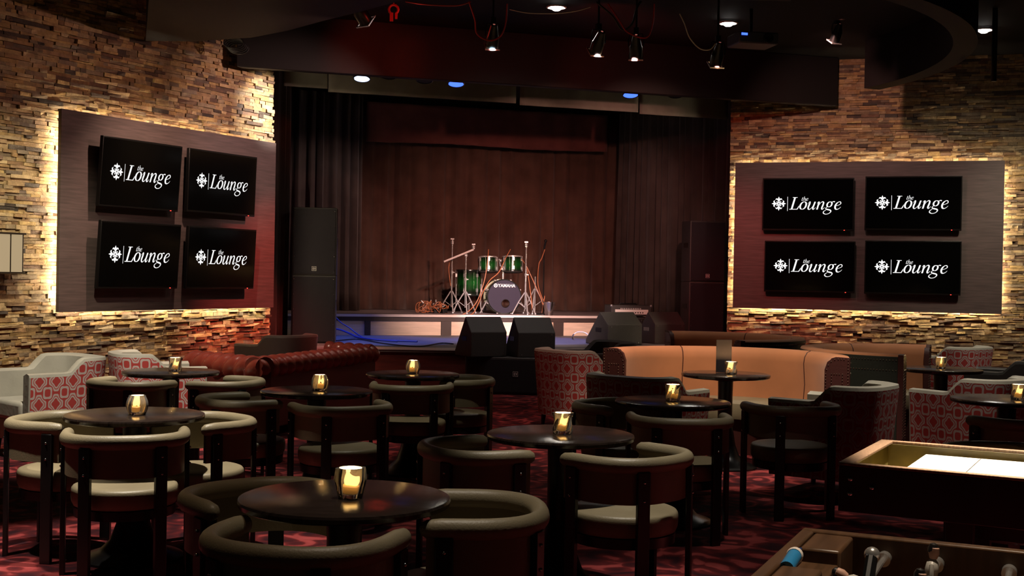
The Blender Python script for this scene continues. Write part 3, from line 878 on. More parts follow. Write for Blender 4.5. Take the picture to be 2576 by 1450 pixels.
def tom(parent, c, r, h, tilt, label):
    T = Matrix.Translation(c) @ Matrix.Rotation(tilt, 4, 'X')
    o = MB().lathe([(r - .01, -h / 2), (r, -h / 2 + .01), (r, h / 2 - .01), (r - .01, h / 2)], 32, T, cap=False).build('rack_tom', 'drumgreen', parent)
    o['label'] = label
    for z in (-h / 2, h / 2): MB().lathe([(r, z - .012), (r + .008, z - .012), (r + .010, z), (r + .006, z + .012), (r - .004, z + .012)], 32, T, cap=False).build('rim', 'drumblack' if z < 0 else 'chrome', o)
    MB().lathe([(.0001, h / 2), (r, h / 2)], 32, T, cap=False).build('skin', 'skin', o)
    MB().lathe([(.0001, -h / 2), (r, -h / 2)], 32, T, cap=False).build('bottom_skin', 'skin', o)
    for k in range(6):
        a_ = 2 * pi * k / 6 + .5
        mb = MB()
        for z in (-h * .30, h * .30): mb.box(((r + .008) * cos(a_), (r + .008) * sin(a_), z), (.022, .022, .05), rz=a_, T=T)
        mb.cyl(T @ Vector(((r + .012) * cos(a_), (r + .012) * sin(a_), -h / 2)), T @ Vector(((r + .012) * cos(a_), (r + .012) * sin(a_), h / 2)), .005, 5)
        mb.build('tension_lug', 'chrome', o)
tom(t, (-.25, .20, BR + .235), .155, .23, R(-6), 'left rack tom')
tom(t, (.155, .20, BR + .245), .165, .24, R(-6), 'right rack tom')

def drum_on_legs(loc, r, h, z0, label):
    t = thing('floor_tom', label, 'drum', loc)
    MB().lathe([(r - .01, z0), (r, z0 + .01), (r, z0 + h - .01), (r - .01, z0 + h)], 36, cap=False).build('shell', 'drumgreen', t)
    for z in (z0, z0 + h): MB().lathe([(r - .004, z - .016), (r + .010, z - .016), (r + .012, z), (r + .008, z + .016), (r - .006, z + .016)], 36, cap=False).build('rim', 'drumblack', t)
    MB().lathe([(.0001, z0 + h), (r, z0 + h)], 36, cap=False).build('skin', 'skin', t)
    MB().lathe([(.0001, z0), (r, z0)], 36, cap=False).build('bottom_skin', 'skin', t)
    for k in range(6):
        a_ = 2 * pi * k / 6 + .2
        mb = MB()
        for z in (z0 + h * .2, z0 + h * .8): mb.box(((r + .010) * cos(a_), (r + .010) * sin(a_), z), (.024, .024, .055), rz=a_)
        mb.cyl(((r + .014) * cos(a_), (r + .014) * sin(a_), z0), ((r + .014) * cos(a_), (r + .014) * sin(a_), z0 + h), .005, 5)
        mb.build('tension_lug', 'chrome', t)
    for k in range(3):
        a_ = R(-90 + 60 + 120 * k)
        MB().tube([((r + .03) * cos(a_), (r + .03) * sin(a_), z0 + h * .45), ((r + .03) * cos(a_), (r + .03) * sin(a_), .12), ((r + .06) * cos(a_), (r + .06) * sin(a_), .01)], .010, 8).build('leg', 'chrome', t)
    return t
p = at(1178, 780, bd.y + .35)
drum_on_legs((p.x, bd.y + .38, ZU), .205, .40, .30, 'green floor tom on chrome legs, left of the bass drum')

def tripod(mb_parent, r, h, m='chrome', rot=0):
    for k in range(3):
        a_ = rot + 2 * pi * k / 3
        mb = MB().tube([(.014 * cos(a_), .014 * sin(a_), h), (r * .55 * cos(a_), r * .55 * sin(a_), h * .55), (r * cos(a_), r * sin(a_), .012)], .011, 8)
        mb.cyl((.012 * cos(a_), .012 * sin(a_), h * .35), (r * .55 * cos(a_), r * .55 * sin(a_), h * .55), .006, 6)
        mb.ball((r * cos(a_), r * sin(a_), .014), .016, 6)
        mb.build('leg', m, mb_parent)
def wing(mb, c, d=Vector((0, 0, 1)), s=1.0):
    mb.cyl(Vector(c), Vector(c) + d * .07 * s, .007 * s, 6)
    mb.cyl(Vector(c) + d * .005, Vector(c) + d * .03 * s, .022 * s, 10)
    mb.cyl(Vector(c) + d * .035 * s, Vector(c) + d * .05 * s, .024 * s, 10)
    mb.box(Vector(c) + d * .075 * s, (.05 * s, .012 * s, .02 * s))
def stand(px, top, y, label, boom=None):
    f_ = at(px, 788, y)
    ztop = at(px, top, y).z - ZU
    t = thing('cymbal_stand', label, 'stand', (f_.x, y, ZU))
    MB().cyl((0, 0, .10), (0, 0, ztop * .55), .013, 8).build('lower_tube', 'chrome', t)
    mb = MB().cyl((0, 0, ztop * .50), (0, 0, ztop - .08), .010, 8)
    mb.cyl((0, 0, ztop * .53), (0, 0, ztop * .57), .02, 8); mb.box((.025, 0, ztop * .55), (.04, .012, .014))
    mb.build('upper_tube', 'chrome', t)
    if boom:
        bx0, bz0, bx1, bz1 = boom
        pa, pb = Vector((bx0, -.02, bz0)), Vector((bx1, .05, bz1))
        MB().cyl(pa, pb, .016, 8).build('boom_arm', 'trim', t)  # pale in place of chrome; stage light on the arm put into its colour
        mb = MB().ball((0, 0, ztop - .07), .03, 6); mb.cyl((0, -.04, ztop - .07), (0, .04, ztop - .07), .016, 8)
        mb.build('tilter', 'chrome', t)
        mb = MB(); wing(mb, pb, Vector((0, 0, 1)), 1.1); mb.build('wing_nut', 'chrome', t)
    else:
        mb = MB(); wing(mb, (0, 0, ztop - .09), s=1.15); mb.build('wing_nut', 'chrome', t)
    tripod(t, .22, .36, rot=R(-80))
    return t
Y0 = bd.y
stand(1135, 601, Y0 + .05, 'tall straight chrome stand without cymbal, left end of the drum kit')
def zz(px, py, y): return at(px, py, y).z - ZU
f_ = at(1170, 788, Y0 - .15)
stand(1170, 632, Y0 - .15, 'chrome boom stand with its bright arm slanting across, left of the drum kit', boom=(at(1117, 659, Y0 - .15).x - f_.x, zz(1117, 659, Y0 - .15), at(1191, 628, Y0 - .15).x - f_.x, zz(1191, 628, Y0 - .15)))
stand(1321, 609, Y0 - .14, 'tall straight chrome stand without cymbal, right of the bass drum')
# dark microphone stand with an orange cable
f_ = at(1366, 790, Y0 + .15)
t = thing('microphone_stand', 'black microphone stand with an orange cable, right of the drum kit', 'stand', (f_.x, Y0 + .15, ZU))
H = zz(1366, 625, Y0 + .15)
MB().cyl((0, 0, .02), (0, 0, H), .011, 8).build('pole', 'blackmetal', t)
MB().lathe([(.0001, 0), (.13, 0), (.13, .014), (.03, .03), (.0001, .03)], 24).build('round_base', 'blackmetal', t)
mb = MB().tube([(0, 0, H), (.01, -.02, H + .06), (.02, -.03, H + .10)], .016, 8); mb.ball((.022, -.032, H + .12), .026, 8)
mb.build('microphone', 'blackmetal', t)
MB().tube(smoothpath([(.01, -.03, H - .02), (-.04, -.04, H - .17), (-.085, -.04, H - .28), (-.09, -.04, H - .6), (.0, -.03, H - .85), (.02, -.02, .3), (-.02, -.03, .03)], 8), .007, 6).build('cable', 'cable', t)
# short drum microphone on a clip
# kick pedal / hi-hat hardware on the right of the bass drum
f_ = at(1345, 788, Y0 + .25)
t = thing('hihat_stand', 'low chrome stand with bent braces between the bass drum and the bucket', 'stand', (f_.x, Y0 + .25, ZU))
MB().cyl((0, 0, .05), (0, 0, .62), .011, 8).build('pole', 'chrome', t)
tripod(t, .24, .42, rot=R(20))
# loose cables over the kit
def cable(label, pts, r=.007, m='cable', name='cable', group=None):
    o = MB().tube(smoothpath(pts, 8), r, 6).build(name, m)
    return tag(o, label, 'cable', group)
def ap(px, py, y): return at(px, py, y)
cable('orange cable looping from the left rack tom down to the drum riser', [ap(1229, 628, Y0 - .05), ap(1227, 650, Y0 - .12), ap(1222, 690, Y0 - .16), ap(1213, 725, Y0 - .18), ap(1196, 765, Y0 - .2), base(1165, 791), base(1120, 789)])
cable('orange cable crossing from the right rack tom over the bass drum', [ap(1284, 628, Y0 - .02), ap(1272, 650, Y0 - .15), ap(1255, 685, Y0 - .2), ap(1232, 706, Y0 - .22), ap(1215, 735, Y0 - .24), ap(1203, 765, Y0 - .24), base(1185, 792), base(1140, 792)])
cable('orange cable hanging beside the right chrome stand', [ap(1321, 665, Y0), ap(1328, 690, Y0 - .05), ap(1335, 740, Y0 - .05), ap(1338, 775, Y0 - .05), base(1330, 791), base(1300, 793)])
cable('orange cable trailing from the right chrome stand to the bucket', [ap(1312, 652, Y0), ap(1325, 672, Y0 - .04), ap(1345, 715, Y0 - .04), ap(1362, 755, Y0 - .04), ap(1366, 775, Y0), base(1362, 789)])
cable('orange cable hanging from the left straight stand', [ap(1132, 655, Y0 + .02), ap(1129, 675, Y0), ap(1131, 700, Y0 - .02), ap(1134, 720, Y0 - .02)])
# tangle of cables and pedals at the left of the kit
rnd = random.Random(4)
pc = base(1090, 788)
mb = MB()
for k in range(16):
    cx_, cy_ = pc.x + rnd.uniform(-.2, .2), pc.y + rnd.uniform(-.1, .12)
    r1, hh = rnd.uniform(.05, .13), rnd.uniform(.05, .20)
    mb.tube(smoothpath([(cx_ + r1 * cos(a_), cy_ + .5 * r1 * sin(a_ * 1.3), ZU + .012 + hh * (.5 + .5 * sin(a_ * rnd.uniform(.8, 1.4)))) for a_ in [i * .9 for i in range(9)]], 5), .006, 5)
t = thing('cable_heap', 'heap of tangled cables and chrome fittings on the riser, left of the drum kit', 'cables')
mb.build('cables', 'cable', t)
mb = MB()
for k in range(14):
    c_ = (pc.x + rnd.uniform(-.19, .19), pc.y + rnd.uniform(-.1, .1), ZU + rnd.uniform(.03, .19))
    mb.cyl(c_, (c_[0] + rnd.uniform(-.06, .06), c_[1], c_[2] + rnd.uniform(-.03, .05)), .011, 7)
mb.build('chrome_fittings', 'chrome', t)
mb = MB()
for k in range(3): mb.box((pc.x - .08 + .12 * k, pc.y, ZU + .035), (.09, .12, .07), rz=.3 * k)
mb.build('pedal', 'blackmetal', t, bevel=.006)
# steel bucket
p = base(1381, 794)
t = thing('ice_bucket', 'shiny steel bucket standing on the riser, right of the drums', 'bucket', tuple(p))
MB().lathe([(.0001, 0), (.062, 0), (.066, .01), (.082, .16), (.096, .205), (.099, .215), (.094, .216), (.078, .16), (.060, .02), (.0001, .02)], 32, cap=False).build('pail', 'steel', t)
for sx in (-1, 1): MB().tube([(sx * (.088 + .02 * sin(a_)), .02 * cos(a_), .165) for a_ in [i * pi / 6 for i in range(7)]], .005, 6).build('handle_ring', 'steel', t)
# crumpled paper
p = atz(1668, 792, ZU)
tag(MB().add([(p.x - .06, p.y, ZU + .004), (p.x + .05, p.y - .03, ZU + .03), (p.x + .07, p.y + .05, ZU + .05), (p.x - .02, p.y + .06, ZU + .006), (p.x, p.y, ZU + .002)], [(0, 1, 2, 3), (0, 4, 2), (0, 1, 4), (1, 2, 4)]).build('paper_scrap', 'paper', smooth=0), 'white scrap of paper on the riser edge behind the amplifier', 'paper')
# cables on the low stage
def lowp(px, py): 
    q = atz(px, py, ZL); q.z = ZL + .012; return q
cable('blue cable drooping from the riser onto the low stage, left side', [at(846, 800, 18.4), at(858, 812, 18.4), at(880, 826, 18.4), at(905, 845, 18.2), lowp(930, 856), lowp(1000, 862)], .010, 'blcable', group='cables on the low stage')
cable('thick blue cable bunch crossing the low stage beside the left speaker stack', [at(845, 828, 18.3), at(862, 832, 18.2), at(885, 842, 18.1), lowp(905, 852), lowp(960, 858), lowp(1050, 862)], .014, 'blcable', group='cables on the low stage')
cable('black cable snaking along the low stage toward the wedge monitor', [lowp(846, 860), lowp(900, 856), lowp(960, 866), lowp(1010, 872), lowp(1060, 874), lowp(1110, 866), lowp(1140, 868)], .009, 'bcable', group='cables on the low stage')
cable('white cable loop lying in front of the riser panels', [lowp(1440, 850), at(1443, 842, 18.3), at(1455, 836, 18.3), at(1472, 838, 18.3), at(1482, 846, 18.3), lowp(1486, 853)], .010, 'wcable')

# ================================================================== CEILING RIG
def downlight(px, py, label):
    p = atz(px, py, 4.5)
    t = thing('ceiling_downlight', label, 'ceiling light', (p.x, p.y, 4.5))
    MB().lathe([(.075, -.002), (.105, -.004), (.115, -.018), (.10, -.024), (.08, -.014)], 28, cap=False).build('trim_ring', 'trim', t)
    MB().lathe([(.0001, -.055), (.035, -.050), (.062, -.030), (.075, -.002)], 24, cap=False).build('bulb', 'bulb', t)
    return p
for px, py, lab, pw in ((1400, 15, 'glowing round ceiling downlight above the stage lights, at the top centre', 34), (1832, 55, 'glowing round ceiling downlight beside the hanging projector', 34), (2475, 72, 'ceiling downlight beyond the ring soffit at the right edge', 40)):
    p = downlight(px, py, lab)
    spot((p.x, p.y, 4.41), (p.x, p.y, 0), pw, (1, .9, .75), 158, .5, .06)

def can(loc, rz, tilt, label, lens='redlens', s=1.0):
    t = thing('stage_spotlight', label, 'stage light', loc, rz, 'hanging stage spotlights')
    T = Matrix.Rotation(tilt, 4, 'X')
    # the can points along +y before it is tilted
    q = T @ Matrix.Rotation(R(-90), 4, 'X')
    MB().lathe([(.02 * s, -.20 * s), (.05 * s, -.19 * s), (.065 * s, -.12 * s), (.085 * s, -.02 * s), (.095 * s, .0), (.095 * s, .16 * s), (.088 * s, .16 * s), (.088 * s, .02 * s)], 24, q, cap=False).build('can', 'blackmetal', t)
    MB().lathe([(.0001, .03 * s), (.088 * s, .03 * s)], 20, q, cap=False).build('lens', lens, t)
    mb = MB()
    mb.box((0, 0, .165 * s), (.21 * s, .21 * s, .01), T=q)
    mb2 = MB()
    for x, y, w, h in ((0, .1, .22, .018), (0, -.1, .22, .018), (.1, 0, .018, .22), (-.1, 0, .018, .22)):
        mb2.box((x * s, y * s, .165 * s), (w * s, h * s, .014), T=q)
    mb2.build('gel_frame', 'chrome', t, smooth=0)
    MB().tube([(-.11 * s, 0, 0), (-.115 * s, 0, .10 * s), (-.09 * s, 0, .19 * s), (.09 * s, 0, .19 * s), (.115 * s, 0, .10 * s), (.11 * s, 0, 0)], .010 * s, 6).build('yoke', 'blackmetal', t)
    zt = 4.5 - loc[2]
    mb = MB().cyl((0, 0, .18 * s), (0, 0, zt), .011, 6)
    mb.box((0, 0, .24 * s), (.05, .05, .06))
    mb.build('hanging_clamp', 'blackmetal', t)
for px, py, rz, tl, lab in ((1240, 92, 8, -52, 'black spotlight hanging with a bright lower frame, left of the stage light cluster'),
                            (1505, 108, 20, -48, 'black spotlight hanging tilted, the left one of the middle pair under the ceiling'),
                            (1600, 118, -6, -52, 'black spotlight hanging tilted, the right one of the middle pair under the ceiling'),
                            (1805, 138, 8, -56, 'black spotlight hanging below and left of the projector')):
    p = at(px, py, 12.5)
    can(tuple(p), R(rz), R(tl), lab, s=.68)
p = at(905, 30, 13.0)
can(tuple(p), R(-35), R(-40), 'small reddish spotlight high under the ceiling at the left', s=.8)
p = at(2105, 85, 14.2)
can(tuple(p), R(20), R(-60), 'small spotlight with a red glint hanging left of the ring soffit', s=.6)
p = at(990, 24, 13.0)
t = thing('rigging_clamp', 'rigging clamp tinted as if lit red, hanging from the ceiling above the stage', 'clamp', tuple(p))
mb = MB().tube([(.05 * cos(a_), 0, .05 * sin(a_)) for a_ in [i * pi / 6 for i in range(-2, 9)]], .014, 8)
mb.box((-.02, 0, -.08), (.035, .03, .09)); mb.box((.03, 0, -.07), (.025, .03, .06)); mb.cyl((0, 0, .05), (0, 0, 4.5 - p.z), .008, 6)
mb.build('clamp_body', 'redlit', t)
p = at(588, 108, 13.75)
t = thing('cable_coil', 'coil of cable hanging at the left end of the stage header', 'cable', tuple(p))
mb = MB()
for k in range(5): mb.tube([(.11 * cos(a_) + .01 * k, .02 * k, .06 * sin(a_) - .012 * k) for a_ in [2 * pi * i / 20 for i in range(20)]], .009, 6, closed=True)
mb.cyl((0, 0, .05), (0, 0, 4.5 - p.z), .008, 6)
mb.build('coil', 'bcable', t)
# lighting bar with its drops
a, b = at(1090, 1, 12.5), at(1990, 8, 12.5)
a.z = b.z = 4.36
t = thing('lighting_bar', 'black lighting bar under the ceiling carrying the hanging spotlights', 'bar')
MB().cyl(a, b, .024, 10).build('bar', 'blackmetal', t)
for k in (.08, .5, .92):
    q = a.lerp(b, k); MB().cyl((q.x, q.y, 4.36), (q.x, q.y, 4.5), .012, 8).build('drop_rod', 'blackmetal', t)
# projector
p = at(1893, 102, 13.6)
t = thing('projector', 'dark blue-grey projector hanging from the ceiling on a pole', 'projector', tuple(p), R(12))
MB().box((0, 0, 0), (.46, .36, .13)).build('case', 'projector', t, bevel=.015)
MB().lathe([(.05, 0), (.055, .03), (.04, .035), (.0001, .02)], 20, Matrix.Translation((.1, -.18, 0)) @ Matrix.Rotation(R(90), 4, 'X')).build('lens', 'blackmetal', t)
MB().box((-.17, -.182, .03), (.07, .006, .025)).build('indicator', 'bluelens', t, smooth=0)
mb = MB().cyl((0, .05, .065), (0, .05, 4.5 - p.z), .02, 8); mb.box((0, .05, .075), (.2, .16, .02))
mb.build('ceiling_pole', 'blackmetal', t)
# hanging cables of the rig
def rigc(label, pts, m='rcable', r=.008):
    cable(label, [at(px, py, y) for px, py, y in pts], r, m, group='dangling rig cables')
rigc('red cable loop hanging around the leftmost spotlight', [(1180, 4, 12.45), (1195, 50, 12.4), (1200, 85, 12.4), (1230, 102, 12.38), (1258, 92, 12.4), (1272, 60, 12.4), (1276, 10, 12.45)])
rigc('red cable sagging along the lighting bar at the left', [(1020, 4, 12.5), (1080, 12, 12.45), (1150, 14, 12.45), (1185, 4, 12.45)])
rigc('pale cable swagged between the left spotlight and the middle pair', [(1282, 24, 12.5), (1330, 33, 12.4), (1400, 34, 12.4), (1450, 28, 12.4), (1485, 18, 12.45)], 'wcable', .005)
rigc('dark cable bundle looping above the middle pair of spotlights', [(1500, 6, 12.45), (1540, 40, 12.4), (1565, 75, 12.4), (1590, 60, 12.4), (1602, 20, 12.45), (1612, 4, 12.5)], 'bcable', .012)
rigc('red cable knotted between the middle pair of spotlights', [(1530, 10, 12.42), (1560, 55, 12.36), (1580, 82, 12.36), (1625, 95, 12.38), (1642, 60, 12.42), (1646, 10, 12.45)])
rigc('pale cable swooping down to the spotlight below the projector', [(1710, 35, 12.5), (1722, 60, 12.45), (1735, 95, 12.42), (1760, 122, 12.42), (1785, 125, 12.42), (1800, 110, 12.45)], 'wcable', .006)
# stage lamps behind the header
def par(px, py, d, lens, label):
    p = at(px, py, d)
    t = thing('stage_wash_lamp', label, 'stage light', tuple(p), 0, 'wash lamps behind the stage header')
    T = Matrix.Rotation(R(-16), 4, 'X')
    MB().lathe([(.02, .20), (.07, .18), (.10, .10), (.11, .0), (.10, -.002)], 24, T, cap=False).build('can', 'blackmetal', t)
    MB().lathe([(.0001, .004), (.10, .006)], 20, T, cap=False).build('lens', lens, t)
    mb = MB().cyl((0, 0, .18), (0, 0, 4.5 - p.z), .012, 6); mb.box((-.1, 0, .08), (.015, .03, .16))
    mb.build('hanging_bracket', 'blackmetal', t)
par(910, 199, 15.35, 'whitelens', 'glowing white-blue lamp behind the header, leftmost of the row')
par(1147, 212, 15.7, 'bluelens', 'glowing blue lamp behind the header, near the row centre')
par(1586, 240, 16.4, 'bluelens', 'glowing violet-blue lamp behind the header, on the right')
par(978, 192, 15.45, 'grille', 'unlit lamp behind the header between the white and blue lamps')
par(1068, 203, 15.6, 'grille', 'unlit black lamp just left of the blue lamp behind the header')
par(1700, 240, 16.55, 'grille', 'unlit lamp behind the header, rightmost of the row')
p = at(2500, 205, 13.4)
tag(MB().cyl((p.x, p.y, p.z), (p.x, p.y, 4.5), .028, 10).build('ceiling_pole', 'blackmetal'), 'black pole hanging from the ceiling near the right edge', 'pole')

# ================================================================== LOUNGE
TABLES = [  # x, y, diameter, label, candle offset, candle kind
    (-.541, 4.052, .70, 'nearest round dark table, at the bottom centre with a flared candle glass', (.02, -.02), 0),
    (-1.920, 6.270, .70, 'brightly lit round dark table with three tan chairs on the left', (.02, -.03), 1),
    (.242, 5.790, .70, 'round dark table with a twisted candle glass, two tan chairs in front', (.01, .0), 2),
    (-1.218, 7.708, .70, 'round dark table between the red tufted sofa and the nearest table', (.02, -.01), 1),
    (-2.488, 8.974, .70, 'round dark table beside the tufted sofa arm and left stone wall', (.03, .0), 2),
    (-.729, 9.148, .70, 'round dark table in front of the subwoofer', (.0, .0), 1),
    (.990, 7.450, .70, 'round dark table in front of the orange booth, left of its menu table', (.0, .0), 2),
    (1.702, 9.681, .70, 'round dark pedestal table with a menu card at the near orange booth', (.03, -.06), 3),
    (3.760, 10.70, .70, 'round dark table inside the far right orange booth', (.0, .0), 0),
    (3.230, 7.960, .70, 'round dark table cut by the right edge, before the trellis armchair', (.06, -.04), 2),
]
def make_table(loc, label):
    t = thing('round_table', label, 'table', loc, 0, 'round lounge tables')
    MB().lathe([(.0001, .710), (.335, .710), (.347, .716), (.350, .730), (.347, .738), (.342, .740), (.0001, .740)], 72, cap=False).build('tabletop', 'tabletop', t, smooth=30)
    MB().lathe([(.05, .02), (.056, .10), (.058, .60), (.060, .68), (.15, .695), (.15, .709)], 28).build('column', 'black', t)
    MB().lathe([(.255, 0), (.255, .012), (.24, .022), (.17, .045), (.115, .10), (.085, .18), (.068, .28), (.058, .34)], 40, cap=False).build('bell_base', 'blackmetal', t)
    return t
T0 = make_table((TABLES[0][0], TABLES[0][1], 0), TABLES[0][3])
for x, y, d, lab, co, k in TABLES[1:]:
    dup(T0, (x, y, 0), random.random() * 3, lab)

# candles: chunky glass tumblers with a lit candle inside
def glass_mesh(kind):
    """outer and inner skin of a faceted tumbler; the cross-section twists and swells with height"""
    H_, n, m = .098, 48, 14
    def sec(z, inner):
        u = z / H_
        if kind == 0: r = .036 + .014 * min(1, u * 1.6) - .004 * max(0, u - .6) * 2
        elif kind == 1: r = .040 + .016 * sin(pi * min(1, u * 1.05) * .9) - .006 * u
        else: r = .042 + .003 * sin(u * 7) + .004 * u
        tw = {0: .5, 1: .25, 2: 1.0, 3: .8}[kind] * u
        nl = {0: 4, 1: 8, 2: 6, 3: 5}[kind]
        row = []
        for k in range(n):
            a_ = 2 * pi * k / n
            rr = r * (1 + {0: .11, 1: .055, 2: .09, 3: .10}[kind] * cos(nl * (a_ - tw)))
            if inner: rr = r * (.80 - .02 * cos(nl * (a_ - tw)))
            row.append((rr * cos(a_), rr * sin(a_), z))
        return row
    rows = [[(p[0] * .01, p[1] * .01, 0) for p in sec(0, 0)]]
    rows += [sec(H_ * i / m, 0) for i in range(m + 1)]
    rows += [sec(H_ * (1 - i / m), 1) for i in range(m)]
    base_ = [(p[0], p[1], .014) for p in sec(.014, 1)]
    rows = rows[:-1] + [base_, [(p[0] * .01, p[1] * .01, .014) for p in base_]]
    return MB().grid(rows, closed=True)
KIND = {0: 'flared', 1: 'barrel-shaped', 2: 'twisted', 3: 'chunky'}
CN = ['flared glass with a lit candle on the nearest table', 'barrel-shaped glass with a lit candle on the brightly lit left table', 'twisted glass with a lit candle on the table with two tan chairs in front',
      'barrel-shaped glass with a lit candle on the table before the tufted sofa', 'twisted glass with a lit candle on the table beside the tufted sofa arm', 'barrel-shaped glass with a lit candle on the table before the subwoofer',
      'twisted glass with a lit candle on the table in front of the orange booth', 'chunky glass with a lit candle standing before the menu card', 'glass with a lit candle on the table in the far right booth', 'glass with a lit candle at the right edge, before the trellis armchair']
protos = {}
for (x, y, d, lab, co, k), cl in zip(TABLES, CN):
    loc = (x + co[0], y + co[1], .741)
    if k not in protos:
        t = thing('candle_holder', cl, 'candle', loc, 0, 'lit candle glasses on the tables')
        glass_mesh(k).build('glass', 'glass', t, smooth=50)
        MB().lathe([(.0001, .0150), (.022, .0150), (.023, .018), (.023, .038), (.020, .042), (.0001, .040)], 20, cap=False).build('candle', 'wax', t)
        MB().lathe([(.0001, .040), (.011, .045), (.0165, .056), (.014, .070), (.006, .084), (.0001, .092)], 14, cap=False).build('flame', 'flame', t)
        protos[k] = t
    else:
        dup(protos[k], loc, random.random() * 6, cl)
    point((loc[0], loc[1], .741 + .088), 7.5, (1, .60, .24), .012)

# menu card on the booth table
p = Vector((1.702 + .0, 9.681 + .10, .741))
t = thing('menu_card', 'tall dark folded menu card standing on the booth table behind a candle', 'menu', tuple(p), R(4))
MB().box((0, 0, .13), (.125, .004, .26)).build('front_leaf', 'menu', t, smooth=0)
MB().box((.012, .03, .13), (.125, .004, .26), rz=R(18)).build('rear_leaf', 'menu', t, smooth=0)

# barrel chairs
HW, YB, YT = .272, -.262, .135
def u_path(hw, yb, yt, z, n=40, na=6, e=2.5):
    P = [(-hw, yt + (0 - yt) * i / na, z) for i in range(na)]
    for i in range(n + 1):
        a_ = -pi / 2 + pi * i / n
        s_, c_ = sin(a_), cos(a_)
        P.append((hw * math.copysign(abs(s_) ** (2 / e), s_), yb * abs(c_) ** (2 / e), z))
    P += [(hw, yt * (i + 1) / na, z) for i in range(na)]
    return [Vector(p) for p in P]
def offset_path(P, d):
    out = []
    for i, p in enumerate(P):
        t_ = P[min(i + 1, len(P) - 1)] - P[max(i - 1, 0)]
        t_.z = 0; t_.normalize()
        out.append(p + Vector((t_.y, -t_.x, 0)) * d)
    return out
def barrel_chair(loc, rz, label, group):
    t = thing('barrel_chair', label, 'chair', loc, rz, group)
    P = u_path(HW, YB, YT, .674)
    rs = [.031] * len(P)
    for k, f_ in enumerate((.05, .55, .85)):
        rs[k] *= f_; rs[-1 - k] *= f_
    P2 = list(P)
    P2[0] = Vector((P[0].x, YT + .003, .674)); P2[1] = Vector((P[1].x, YT - .004, .674)); P2[2] = Vector((P[2].x, YT - .020, .674))
    P2[-1] = Vector((P[-1].x, YT + .003, .674)); P2[-2] = Vector((P[-2].x, YT - .004, .674)); P2[-3] = Vector((P[-3].x, YT - .020, .674))
    MB().tube(P2, .0295, 16, rs=rs, squash=1.12).build('padded_rail', 'taupe', t, smooth=60)
    # curved back panel under the rail
    Q = u_path(HW - .006, YB + .006, YT - .02, 0)
    inn, out = offset_path(Q, -.010), offset_path(Q, .010)
    def sub(pp, a, b): return pp[a:len(pp) - b]
    rows = []
    for pp, z in ((out, .665), (out, .515), (out, .505), (inn, .505), (inn, .515), (inn, .665)):
        rows.append([Vector((p.x, p.y, z)) for p in pp])
    rows.append(rows[0])
    MB().grid(rows).build('back_panel', 'taupe', t, smooth=50)
    # plank legs on the outside of the panel, each with two steel bolts
    O = offset_path(Q, .022)
    n = len(O)
    for idx in (3, int(n * .37), n - 1 - int(n * .37), n - 4):
        p = O[idx]; d = (O[min(idx + 1, n - 1)] - O[idx - 1]).normalized()
        ang = math.atan2(d.y, d.x)
        lg = MB().box((p.x, p.y, .325), (.058, .024, .65), rz=ang).build('leg', 'black', t, bevel=.003)
        nn = Vector((d.y, -d.x, 0))
        for z in (.605, .525): MB().ball(Vector((p.x, p.y, z)) + nn * .013, .0065, 6).build('bolt', 'bolt', lg)
    MB().lathe([(.0001, .345), (.220, .345), (.238, .352), (.247, .372), (.250, .400), (.2495, .420), (.247, .432), (.241, .440), (.230, .4445), (.15, .447), (.0001, .449)], 48, cap=False).build('seat_cushion', 'taupe', t, smooth=60)
    MB().lathe([(.0001, .300), (.235, .300), (.238, .345), (.0001, .345)], 40, cap=False).build('seat_frame', 'black', t)
    return t
CH = [
    (-2.307, 6.400, -11, 'tan barrel chair at the brightly lit left table, on its left side', 0),
    (-1.857, 5.928, 105, 'tan barrel chair at the brightly lit left table, back toward us', 0),
    (-1.650, 6.450, -134, 'tan barrel chair at the brightly lit left table, facing us from its right side', 0),
    (-2.669, 8.660, 66, 'tan barrel chair at the table beside the sofa arm, left of the two', 1),
    (-2.074, 8.806, 165, 'tan barrel chair at the table beside the sofa arm, right of the two', 1),
    (-1.643, 7.594, 33, 'dim barrel chair left of the table before the tufted sofa', 2),
    (-1.014, 7.342, 117, 'dim barrel chair with its bolted back to us before the sofa table', 2),
    (-.706, 8.756, 92, 'dim barrel chair with its back to us at the table before the subwoofer', 3),
    (-.406, 9.294, 184, 'dim barrel chair on the right of the table before the subwoofer', 3),
    (-.850, 4.340, -50, 'dim barrel chair behind the left side of the nearest table', 4),
    (-.612, 3.711, 73, 'barrel chair at the bottom, its back to us before the nearest table', 4),
    (-.152, 4.147, 182, 'tan barrel chair on the right of the nearest table, open side left', 4),
    (-.121, 5.665, 24, 'tan barrel chair left of the table holding the twisted glass', 5),
    (.519, 5.530, 136, 'lit tan barrel chair with bolted back leg, right of the twisted glass table', 5),
    (.700, 7.645, -42, 'dark barrel chair behind the left of the table before the orange booth', 6),
    (.978, 7.038, 92, 'dark barrel chair with its back to us at the table before the orange booth', 6),
    (1.791, 7.799, 100, 'dark barrel chair standing apart before the orange booth, seat visible', 6),
    (3.02, 7.28, 118, 'dark barrel chair at the right edge, back toward us before its table', 7),
    (2.36, 5.78, -84, 'barrel chair facing us behind the shuffleboard table', 7),
]
GR = ['chairs at the bright left table', 'chairs beside the sofa arm', 'chairs before the tufted sofa', 'chairs before the subwoofer', 'chairs at the nearest table', 'chairs at the twisted glass table', 'chairs before the orange booth', 'chairs at the right edge']
CH0 = None
for x, y, a_, lab, g in CH:
    if CH0 is None: CH0 = barrel_chair((x, y, 0), R(a_ - 90), lab, GR[g])
    else: dup(CH0, (x, y, 0), R(a_ - 90), lab, GR[g])

